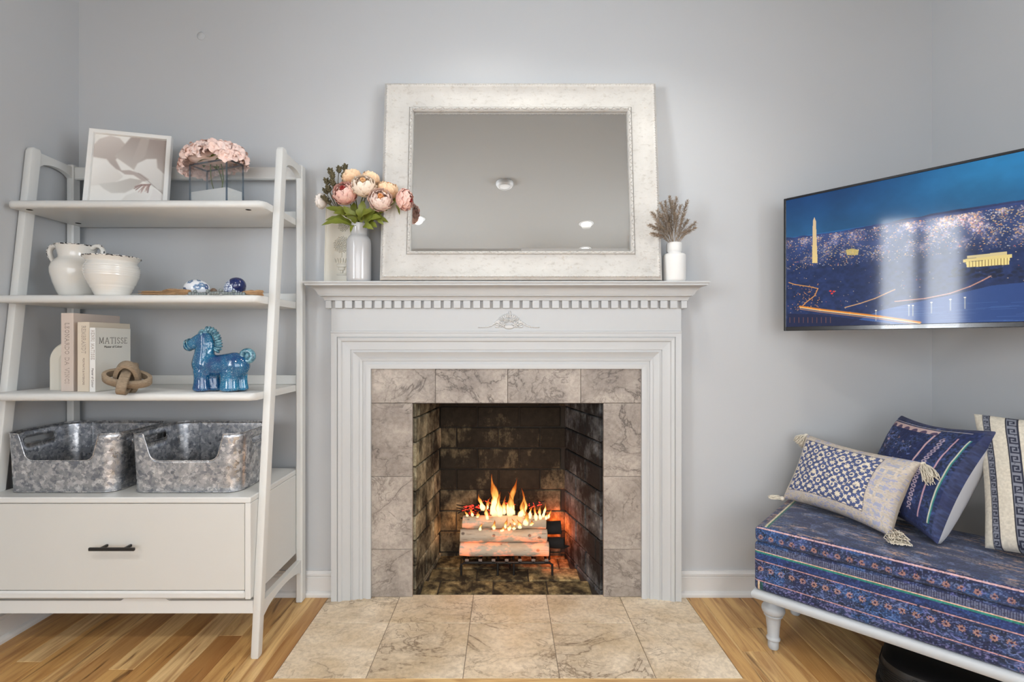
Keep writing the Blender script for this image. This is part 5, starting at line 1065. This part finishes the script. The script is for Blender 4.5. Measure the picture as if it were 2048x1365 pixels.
for k in range(9000):
    x = rg.rand()*SW; y = .158+.125*rg.rand()**1.5; jj, ii = min(h_-1, int(y/SH*h_)), min(w_-1, int(x/SW*w_))
    if rg.rand() > .12+1.2*cl[jj, ii]: continue
    c = [(255,206,140),(255,176,104),(250,236,220),(235,110,110),(190,206,255)][rg.choice(5, p=[.42,.26,.18,.06,.08])]; s_ = rg.uniform(.0005,.0013); cv.disc(x, y, s_*1.6, s_, c, rg.uniform(.5,1))
for k in range(170):
    x, y = rg.rand()*SW, rg.uniform(.25,.46); cv.disc(x, y, .0015, .0011, (255,220,170) if k % 4 else (255,110,70), rg.uniform(.3,.9))
# river bottom right, roads, bridge
q0 = [Q(1700,648), Q(1760,622), Q(1830,606), Q(1900,592), Q(1985,572), Q(2048,566)]; wat = [(a, b) for a, b in q0]+[(SW, q0[-1][1]-.004), (SW, SH), (q0[0][0], SH)]
cv.poly(wat, (52,92,160), .92, (34,60,120), (q0[1], (SW, SH)))
for k in range(60): a = rg.uniform(.30, SW); y = rg.uniform(.44, .50); cv.line([(a,y),(a+rg.uniform(.02,.08),y)], .0012, (110,150,210), .3)
for px, py in ((1818,612),(1826,612),(1863,606),(1901,600),(1930,596),(1752,622)):
    a, b = Q(px, py); cv.line([(a,b),(a,b+.035)], .0028, (255,236,200), .6); cv.disc(a, b, .003, .002, (255,246,225))
cv.line([Q(1790,604),Q(1850,598),Q(1900,588),Q(1940,574),Q(1965,562),Q(1982,553)], .0032, (240,170,140), .9)
cv.line([Q(1690,616),Q(1720,608),Q(1750,598),Q(1772,588),Q(1790,580)], .003, (255,190,120), .9)
for s_, c, w2 in ((0,(255,150,40),.007),(2,(255,226,170),.003),(5,(190,140,110),.003)): cv.line([Q(1600,614+s_),Q(1640,620+s_),Q(1700,627+s_),Q(1760,634+s_),Q(1840,646+s_)], w2, c, .95)
cv.line([Q(1606,612),Q(1612,606),Q(1630,592),Q(1636,578),Q(1618,574),Q(1590,570),Q(1578,566)], .003, (255,170,80), .9)
for k in range(70): a, b = Q(rg.uniform(1576,1640), rg.uniform(568,622)); cv.disc(a, b, .0016, .0013, (255,170,90), .8)
for px, py in ((1661,583),(1668,584),(1664,588)): a, b = Q(px, py); cv.disc(a, b, .004, .003, (255,60,50), .9)
a = [Q(1576,640), Q(1700,644), Q(1830,652), Q(1576,662)]; cv.poly([Q(1576,628),Q(1640,630),Q(1700,638),Q(1780,648),(Q(1780,648)[0],SH),(0,SH)], (24,32,66), .85)
for k in range(10): a, b = Q(1580+k*9, 636); cv.line([(a,b),(a,b+.02)], .002, (255,140,60), .4)
# obelisk, temple with lit columns, dome district
cv.poly([Q(1624.5,527),Q(1626,443),Q(1629,435),Q(1632,443),Q(1635.5,527)], (226,196,158), 1, (246,214,140), (Q(1629,440), Q(1629,527)))
cv.poly([Q(1692,501),Q(1705,498),Q(1718,501),Q(1716,511),Q(1694,511)], (236,206,110), .8)
for k in range(90): a, b = Q(1700+rg.randn()*38, 506+rg.randn()*7); cv.disc(a, b, .0022, .0014, (240,200,120) if k % 2 else (200,190,180), .6)
cv.poly([Q(1934,513),Q(1934,518),Q(2014,512),Q(2014,504)], (226,206,150)); cv.poly([Q(1926,520),Q(1926,526),Q(2024,516),Q(2024,509)], (240,216,140)); cv.poly([Q(1932,526),Q(1934,536),Q(2018,530),Q(2020,516)], (255,232,150))
for k in range(13): a = 1939+k*6.3; cv.line([Q(a, 524-k*.55), Q(a, 536-k*.4)], .0018, (120,92,50), .8)
for k in range(60): a, b = Q(rg.uniform(1900,2048), rg.uniform(538,556)); cv.disc(a, b, .006, .004, (20,28,50), .6)
for k in range(120): a, b = Q(rg.uniform(1970,2048), rg.uniform(420,470)); cv.disc(a, b, .0018, .0012, (255,206,130) if k % 2 else (240,230,220), .8)
cv.a = cv.a*.93+.02
M_scr = vcol('lit_screen', .07, emit=1.0, spec=.22)
Z = TH-.0085-Y; A = np.stack([X+.0085, -.0012+0*X, Z, 1+0*X], -1) @ np.array(TM).T
sc_ = colgrid('screen', A[..., :3], cv.a, M_scr, tv, smooth=False, label=None) if False else colgrid('screen', A[..., :3], cv.a, M_scr, tv, smooth=False)
sc_['label'] = 'lit screen with an aerial city view at dusk'
tq = .352; cu = textmesh('maker_logo', 'TCL', .0125, TM @ Matrix.Translation((.342, -.0042, .0085)) @ Matrix.Rotation(pi/2, 4, 'X'), M_white, tv, 1.5)
# ------------------------------------------------------------------ upholstered bench
BF = Vector((.851, -.387, 0)); BU = Vector((.7236, -.690, 0)).normalized(); bang = math.atan2(BU.y, BU.x); BLn, BD = .893, .43
BM = Matrix.Translation(BF) @ Matrix.Rotation(bang, 4, 'Z')
be = thing('upholstered_bench', 'storage bench covered in worn blue patterned kilim fabric with grey turned legs', 'bench', BF, bang)
M_kil = vcol('kilim_fabric', .9, bump=.35, bscale=420, sheen=.1)
NAVY = np.array((30,44,92.)); 
def mott(U, V_, seed, sc=1.0):
    def N(fx, fy, sd):
        g = np.random.RandomState(sd).rand(256, 256); x = U*fx; y = V_*fy; ix = np.floor(x).astype(int); iy = np.floor(y).astype(int); a = x-ix; b = y-iy; a = a*a*(3-2*a); b = b*b*(3-2*b)
        G_ = lambda i, j: g[(iy+j) % 256, (ix+i) % 256]; return (G_(0,0)*(1-a)+G_(1,0)*a)*(1-b)+(G_(0,1)*(1-a)+G_(1,1)*a)*b
    return N
def rosrow(C, u, dv, s, R, col, core, nz_):
    du = (u+.5*s) % s-.5*s; r = np.hypot(du, dv); th = np.arctan2(dv, du); pet = (r < R*(.86+.16*np.cos(th*9))) & (r > R*.34); k_ = pet & (nz_ < .70); C[k_] = C[k_]*.25+col*.75; k_ = r <= R*.30; C[k_] = core
def mixc(C, m, col, a=1.0): C[m] = C[m]*(1-a)+np.array(col, float)*a
def kilim(V_, size, part):
    x, y, z = V_[:, 0], V_[:, 1], V_[:, 2]; N = mott(x, y, 1)
    top = z >= size[2]-1e-6; w = np.where(top, y, size[2]-z)        # running coordinate down the front / across the top
    side = (x <= 1e-6); u = np.where(side, -y, x)
    def nn(fu, fw, sd): return mott(u+5, w+5, 0)(fu, fw, sd)
    a = nn(60, 160, 1); b = nn(14, 26, 2); c = nn(300, 330, 3); d = nn(120, 60, 4); C = np.zeros((len(x), 3)); C[:] = (42,56,92)
    C *= (.55+.75*a)[:, None]; mixc(C, (b > .62) & (c > .4), (30,74,128), .6); mixc(C, (b < .34), (24,28,62), .6); mixc(C, (c > .76), (116,130,168), .5); mixc(C, (c < .16), (18,22,46), .5); mixc(C, (d > .80) & (c > .5), (96,92,150), .45)
    if part == 'base':
        f = (size[2]-z)/size[2]; fr = ~top; dv = (f*size[2]); H_ = size[2]
        g1 = fr & (f > .03) & (f < .15); mixc(C, g1, (52,56,84), .85); mixc(C, g1 & ((u*190) % 1 > .5) & (c > .25), (112,120,140), .6)
        mixc(C, fr & (f >= .155) & (f < .178), (214,178,150), .9); mixc(C, fr & (f >= .178) & (f < .21), (34,128,106), .8)
        mixc(C, fr & (f > .21) & (f < .35), (20,40,96), .55); mixc(C, fr & (f >= .355) & (f < .377) & (c > .12), (196,146,140), .85)
        rosrow(C, u+.01, (f-.54)*H_, .0312, .0098, np.array((192,142,122.)), np.array((52,26,50.)), c); 
        zz = np.abs(((u/.0312) % 1)*2-1); mixc(C, fr & (np.abs(f-.44-.06*zz) < .006) & (c > .3), (120,136,190), .6); mixc(C, fr & (np.abs(f-.69-.06*(1-zz)) < .006) & (c > .3), (120,136,190), .6)
        mixc(C, fr & (f >= .775) & (f < .80) & (c > .12), (200,150,144), .85); mixc(C, fr & (f > .80) & (a > .62) & (c > .4), (120,110,150), .5); mixc(C, fr & (f > .80) & (b > .7) & (c > .6), (170,120,120), .5)
        ed = fr & ~side & (x < .028) & (f > .8); mixc(C, ed & (x > .012) & (x < .018), (214,186,150), .9); mixc(C, ed & (x >= .018), (26,84,74), .7); mixc(C, ed & (x <= .012) & (d > .5), (150,100,90), .6)
    else:
        f = (size[2]-z)/size[2]; fr = ~top
        rosrow(C, u+.01, np.where(fr, (f-.62)*size[2], 9), .0312, .0090, np.array((180,128,110.)), np.array((48,26,50.)), c)
        mixc(C, (top & (y < .0065) | fr & (f < .04)) & (c > .1), (208,166,160), .85)
        t1 = top & (y > .012); st = nn(16, 42, 7); st2 = nn(60, 150, 8); fine = nn(700, 800, 9)
        mixc(C, t1, (50,60,90), .6); mixc(C, t1 & (st > .50) & (st2 > .40) & (c > .30), (140,122,116), .50); mixc(C, t1 & (st > .68) & (st2 > .6) & (fine > .3), (196,150,122), .6); mixc(C, t1 & (st < .28), (28,34,66), .55); mixc(C, t1 & (nn(26, 30, 12) > .74) & (fine > .35), (110,124,160), .5)
        mixc(C, t1 & (x > .030) & (x < .036), (206,196,160), .9); mixc(C, t1 & (x >= .036) & (x < .043), (30,96,78), .8); mixc(C, t1 & (x < .028) & (d > .62), (140,96,84), .5)
    C *= (.86+.28*c)[:, None]
    return C/255.
for nm, size, off, n, part in (('lid', (BLn, BD, .052), (0, 0, .384), (560, 220, 22), 'lid'), ('base', (BLn, BD, .163), (0, 0, .2205), (620, 60, 110), 'base')):
    Pp, Qd, Vv = roundgrid(size, .016 if part == 'lid' else .012, n); C = kilim(Vv, size, part)
    Pp = Pp+np.array(off); 
    if part == 'lid': e = np.clip(np.minimum.reduce([Vv[:,0], size[0]-Vv[:,0], Vv[:,1], size[1]-Vv[:,1]])/.10, 0, 1); Pp[:, 2] += np.where(Vv[:,2] > .04, .006*(1-(1-e)**2), 0)
    o = rawmesh('lid' if part == 'lid' else 'upholstered_base', Pp, Qd, C, M_kil, be); fixnormals(o)
M_grey = flat('worn_grey_paint', rgb(176,182,188), .45, .08, 14, .1, 60)
m = MB(); pr = [(0,0),(.010,.002),(.014,.008),(.016,.016),(.014,.024),(.008,.030),(.002,.0325),(-.05,.0325),(-.05,0)]
r = []
for cx_, cy_ in ((0,0),(BLn,0),(BLn,BD),(0,BD)):
    sx_ = -1 if cx_ == 0 else 1; sy_ = -1 if cy_ == 0 else 1
    r.append([(cx_+sx_*(u_-.008), cy_+sy_*(u_-.008), .188+z_) for u_, z_ in pr])
m.rings(r, cap=False, close=True); obj('seat_rail', m, M_grey, be, local=True, angle=40)
leg = [(.013,0),(.0155,.004),(.016,.022),(.0145,.028),(.019,.031),(.0205,.036),(.018,.041),(.0165,.045),(.0185,.075),(.0215,.105),(.0235,.112),(.0270,.116),(.0275,.119),(.0255,.1215),(.031,.126),(.0335,.134),(.033,.142),(.028,.152),(.021,.158),(.019,.163),(.022,.168),(.030,.177),(.036,.189)]
for u_, v_ in ((.040,.075), (BLn-.05,.075), (.040,BD-.06), (BLn-.05,BD-.06)):
    m = MB(); m.lathe([(r_*1.1, z_) for r_, z_ in leg], 28, (u_, v_, 0)); obj('turned_leg', m, M_grey, be, local=True, angle=50)
# low black appliance under the bench
ap = thing('floor_appliance', 'low black plastic appliance with rounded ribbed end under the bench', 'appliance', BM @ Vector((.30, .10, 0)), bang)
m = MB(); 
def dshape(x0, x1, y0, y1, r_, n=10):
    p = []
    for cx_, cy_, a0 in ((x1-.03, y0+.03, -90), (x1-.03, y1-.03, 0)): p += [(cx_+.03*math.cos(math.radians(a0+k*9)), cy_+.03*math.sin(math.radians(a0+k*9))) for k in range(11)]
    for cx_, cy_, a0 in ((x0+r_, y1-r_, 90), (x0+r_, y0+r_, 180)): p += [(cx_+r_*math.cos(math.radians(a0+k*9)), cy_+r_*math.sin(math.radians(a0+k*9))) for k in range(11)]
    return p
def dring(ins, z): return [tuple(BM @ Vector((x, y, z))) for x, y in dshape(.325+ins, .82-ins, .045+ins, .30-ins, .085)]
M_plas = flat('black_plastic', rgb(20,20,21), .38, .1, 30)
m = MB(); m.rings([dring(0,0), dring(-.004,.004), dring(-.004,.016), dring(.002,.018), dring(.004,.020)]); obj('bumper', m, M_plas, ap, angle=40)
m = MB(); m.rings([dring(.005,.0202), dring(.006,.07), dring(.010,.088), dring(.020,.095)]); obj('housing', m, M_plas, ap, angle=40)
for k in range(7):
    z = .028+k*.007; ps = [Vector(p) for p in dring(.0052-.0008, z)]; ps = ps[33-1:44]+[]; m = MB(); m.tube(ps, .0015, 4); obj('rib', m, M_black, ap)
m = MB(); p0 = BM @ Vector((.405, .045+.0045, .021)); m.box(.4035, .4065, .0462, .0500, .021, .075, .0004, BM); obj('panel_seam', m, M_black, ap)
m = MB(); m.box(.415, .80, .0475, .0512, .030, .080, .004, BM); obj('front_panel', m, flat('dark_gloss', rgb(14,14,15), .18), ap)
# ------------------------------------------------------------------ pillows
def pillow(name, lab, c4, T_, paint, backc, mat, N=170, pinch=.05, wr=.006, seed=0, sag=0.0):
    BL_, BR_, TR_, TL__ = [np.array(c, float) for c in c4]; nrm = np.cross(BR_-BL_, TL__-BL_); nrm /= np.linalg.norm(nrm)
    o = thing(name, lab, 'pillow', ((BL_+BR_)/2).tolist(), group=None)
    U, V_ = np.meshgrid(np.linspace(0, 1, N), np.linspace(0, 1, N)); u = U+pinch*(U-.5)*-1*(np.sin(pi*V_))**1.0*1; v = V_-pinch*(V_-.5)*np.sin(pi*U)*1.3
    P0 = (BL_*(1-u)[..., None]+BR_*u[..., None])*(1-v)[..., None]+(TL__*(1-u)[..., None]+TR_*u[..., None])*v[..., None]
    bu = (np.clip(1-(2*U-1)**2, 0, 1)*np.clip(1-(2*V_-1)**2, 0, 1))**.5; bu = bu**.72
    w_ = (fbm(N, N, 4, 4, 3, seed)-.5)*wr*2*bu+.0015*(nz(N, N, 18, 18, seed+3)-.5)*bu
    f = colgrid('front_cover', P0+nrm*(T_*bu+w_)[..., None], paint(U, V_), mat, o)
    idx = np.unique(np.concatenate([np.arange(0, N, 4), [N-1]])); Pb = (P0-nrm*(T_*bu*1.15+w_*.5)[..., None])[np.ix_(idx, idx)]; Cb = np.ones(Pb.shape)*np.array(backc)/255.
    b_ = colgrid('back_cover', Pb[:, ::-1], Cb, mat, o); b_['label'] = 'plain back cover'; 
    return o, P0, nrm
M_cot = vcol('woven_cotton', .92, bump=.4, bscale=700)
def paint1(U, V_):
    W1, H1 = .43, .285; X, Y = U*W1, V_*H1; n = U.shape[0]; a = fbm(n, n, 60, 60, 3, 4); b = fbm(n, n, 8, 8, 3, 5); C = np.zeros(U.shape+(3,)); C[:] = (72,84,124); C *= (.78+.44*a)[..., None]
    cream = np.array((214,204,186.)); ctr = (U > .05) & (U < .80) & (V_ > .12) & (V_ < .90)
    def dots(px, py, ox, oy, r, ring=None, pet=0):
        dx = (X-ox+px/2) % px-px/2; dy = (Y-oy+py/2) % py-py/2; rr = np.hypot(dx, dy); th = np.arctan2(dy, dx); k = rr < r*(1+.22*np.cos(pet*th)*(pet > 0))
        if ring: k &= rr > ring
        return k
    s = .062; m_ = np.zeros(U.shape, bool)
    m_ |= dots(s, s, 0, 0, .0105, None, 8); m_ |= dots(s, s, s/2, s/2, .0105, .0045, 0); m_ |= dots(s, s, s/2, 0, .0075, .003, 5); m_ |= dots(s, s, 0, s/2, .0075, None, 6); m_ |= dots(s/2, s/2, s/4, s/4, .0055, .0018, 0)
    l1 = np.abs(((X+Y)/s) % 1-.5) < .030; l2 = np.abs(((X-Y)/s) % 1-.5) < .030; m_ |= ((l1 | l2) & (a > .42)); m_ |= dots(s*1.5, s*1.5, .03, .02, .015, .0105, 0)
    C = np.where((m_ & (a > .30))[..., None], cream*(.88+.2*a)[..., None], C)
    bd = np.zeros(U.shape+(3,)); bd[:] = (186,176,164); bd = bd*(.84+.3*a)[..., None]; mo = ((np.abs((Y/.032) % 1-.5) < .22) & (U > .83) & (U < .96) & (np.abs(((X/.03)) % 1-.5) > .15)) ; bd = np.where((mo & (a > .4))[..., None], np.array((146,152,172.)), bd); bd = np.where(((a > .6) & (b > .45))[..., None], np.array((150,152,176.)), bd)
    C = np.where(ctr[..., None], C, bd); ln = ((np.abs(U-.80) < .004) & (V_ > .12) & (V_ < .90)) | (((np.abs(V_-.12) < .006) | (np.abs(V_-.90) < .006)) & (U > .05) & (U < .80)); ln &= ((X*220+Y*220) % 1 < .6); C = np.where(ln[..., None], np.array((60,62,84.)), C)
    return C/255.
def paint2(U, V_):
    X, Y = U*.42, V_*.42; n = U.shape[0]; a = fbm(n, n, 80, 80, 2, 14); b = fbm(n, n, 9, 9, 3, 15); C = np.zeros(U.shape+(3,)); C[:] = (36,48,82); C *= (.3+1.4*a)[..., None]
    def M_(m, c, al=.85): C[m] = C[m]*(1-al)+np.array(c, float)*al
    M_((b > .60) & (a > .5) & (U < .62), (104,116,168), .5); M_((b < .40), (20,30,72), .6)
    def V(u0, u1): return (U > u0) & (U < u1) & (V_ > .10) & (V_ < .86)
    M_(V(.64,.656), (200,164,166)); M_(V(.845,.857), (190,150,160)); M_(V(.925,.937), (196,200,176)); M_(V(.937,.945), (38,120,110))
    du = (U-.75)*.42; dv = (Y+.5*.017) % .017-.5*.017; r = np.hypot(du*.8, dv); M_((r < .0075) & (r > .0035) & (V_ > .12) & (V_ < .84), (190,168,178), .75)
    tp = (V_ > .86) & (V_ < .915) & (U > .06) & (U < .66); M_(tp, (206,176,166)); dx = (X+.5*.044) % .044-.5*.044; M_(tp & (np.hypot(dx, (V_-.86)*.42) < .015), (60,48,80)); M_((V_ > .925) & (V_ < .935) & (U < .90), (190,178,170), .7); M_((V_ > .95), (64,64,88), .6)
    bt = (V_ > .04) & (V_ < .10) & (U < .9); M_(bt & (U < .66) & (np.abs(((X/.05) % 1)*2-1)*.06+.04 > V_-.01), (206,180,170), .7); M_((V_ < .035) | (U > .97), (58,62,92), .5)
    q_ = np.random.RandomState(3)
    for k in range(60):
        x, y = q_.uniform(.04,.56), q_.uniform(.14,.82); R_ = q_.uniform(.004,.016); d = np.hypot(U-x, V_-y); th = np.arctan2(V_-y, U-x); M_((d < R_*(1+.4*np.cos(6*th))) & (a > .45), [(200,176,180),(190,140,120),(120,134,190),(160,150,190)][k % 4], .6)
    return C/255.
def key(s, w):                                     # fret: s along, w across 0..1 -> True where light line
    c = (s % 1)*7; r = w*7; ci = np.floor(c); ri = np.floor(r); g = ["1111111","1000001","1011101","1010101","1010001","1011111","0000000"]
    A_ = np.array([[int(ch) for ch in row] for row in g]); return A_[np.clip(ri, 0, 6).astype(int), np.clip(ci, 0, 6).astype(int)] == 1
def paint3(U, V_):
    X, Y = U*.44, V_*.44; n = U.shape[0]; a = fbm(n, n, 90, 90, 2, 24); C = np.zeros(U.shape+(3,)); C[:] = (206,200,186); C *= (.90+.16*a)[..., None]
    for u0, w_ in ((.06,.052), (.205,.078)):
        m_ = (U > u0) & (U < u0+w_); k = key(Y/(w_*.44*.95), (U-u0)/w_) & (U > u0+.004) & (U < u0+w_-.004); C[m_] = (38,42,60); C[m_ & k & (a > .2)] = (120,124,136); e_ = m_ & ((U < u0+.005) | (U > u0+w_-.005)); C[e_] = (28,30,44)
    return C/255.
p1, P1, n1_ = pillow('lumbar_pillow', 'small cream pillow with blue floral print and corner tassels, at the left', ((1.088,-.150,.455),(1.215,-.520,.452),(1.365,-.462,.672),(1.226,-.075,.690)), .062, paint1, (196,184,164), M_cot, 240, .09, .005, 1)
p2, P2, n2_ = pillow('kilim_pillow', 'dark blue kilim-patterned square pillow in the middle', ((1.325,-.215,.455),(1.315,-.575,.450),(1.520,-.560,.790),(1.520,-.190,.785)), .080, paint2, (176,178,184), M_cot, 240, .10, .008, 2)
p3, P3, n3_ = pillow('striped_pillow', 'cream pillow with two dark fret-pattern stripes, at the right', ((1.425,-.610,.455),(1.620,-.930,.455),(1.725,-.800,.850),(1.545,-.450,.830)), .085, paint3, (206,198,182), M_cot, 240, .07, .010, 3)
M_yarn = flat('cream_yarn', rgb(216,208,192), .9, .12, 60); q = random.Random(77)
def ptassel(P, j, i, tip, n=110, sp=.022):
    c = Vector(P[j, i].tolist()); m = MB(); m.ball(tuple(c.lerp(Vector(tip), .10)), .0085, 10, 7); tassel_strands(m, c.lerp(Vector(tip), .12), tip, n, sp, .0011, q, .006, .452, .3); obj('tassel', m, M_yarn, p1, True)
c = P1[0, -1]; ptassel(P1, 0, -1, (c[0]-.02, c[1]-.062, .462), 150, .030)
c = P1[-1, -1]; ptassel(P1, -1, -1, (c[0]-.020, c[1]-.060, c[2]-.040))
c = P1[-1, 0]; ptassel(P1, -1, 0, (c[0]-.030, c[1]+.012, c[2]-.035), 110, .020)
c = P1[0, 0]; ptassel(P1, 0, 0, (c[0]-.045, c[1]+.018, c[2]-.012), 110, .018)
for ob in bpy.data.objects:
    if ob.type == 'EMPTY': ob.empty_display_size = .02
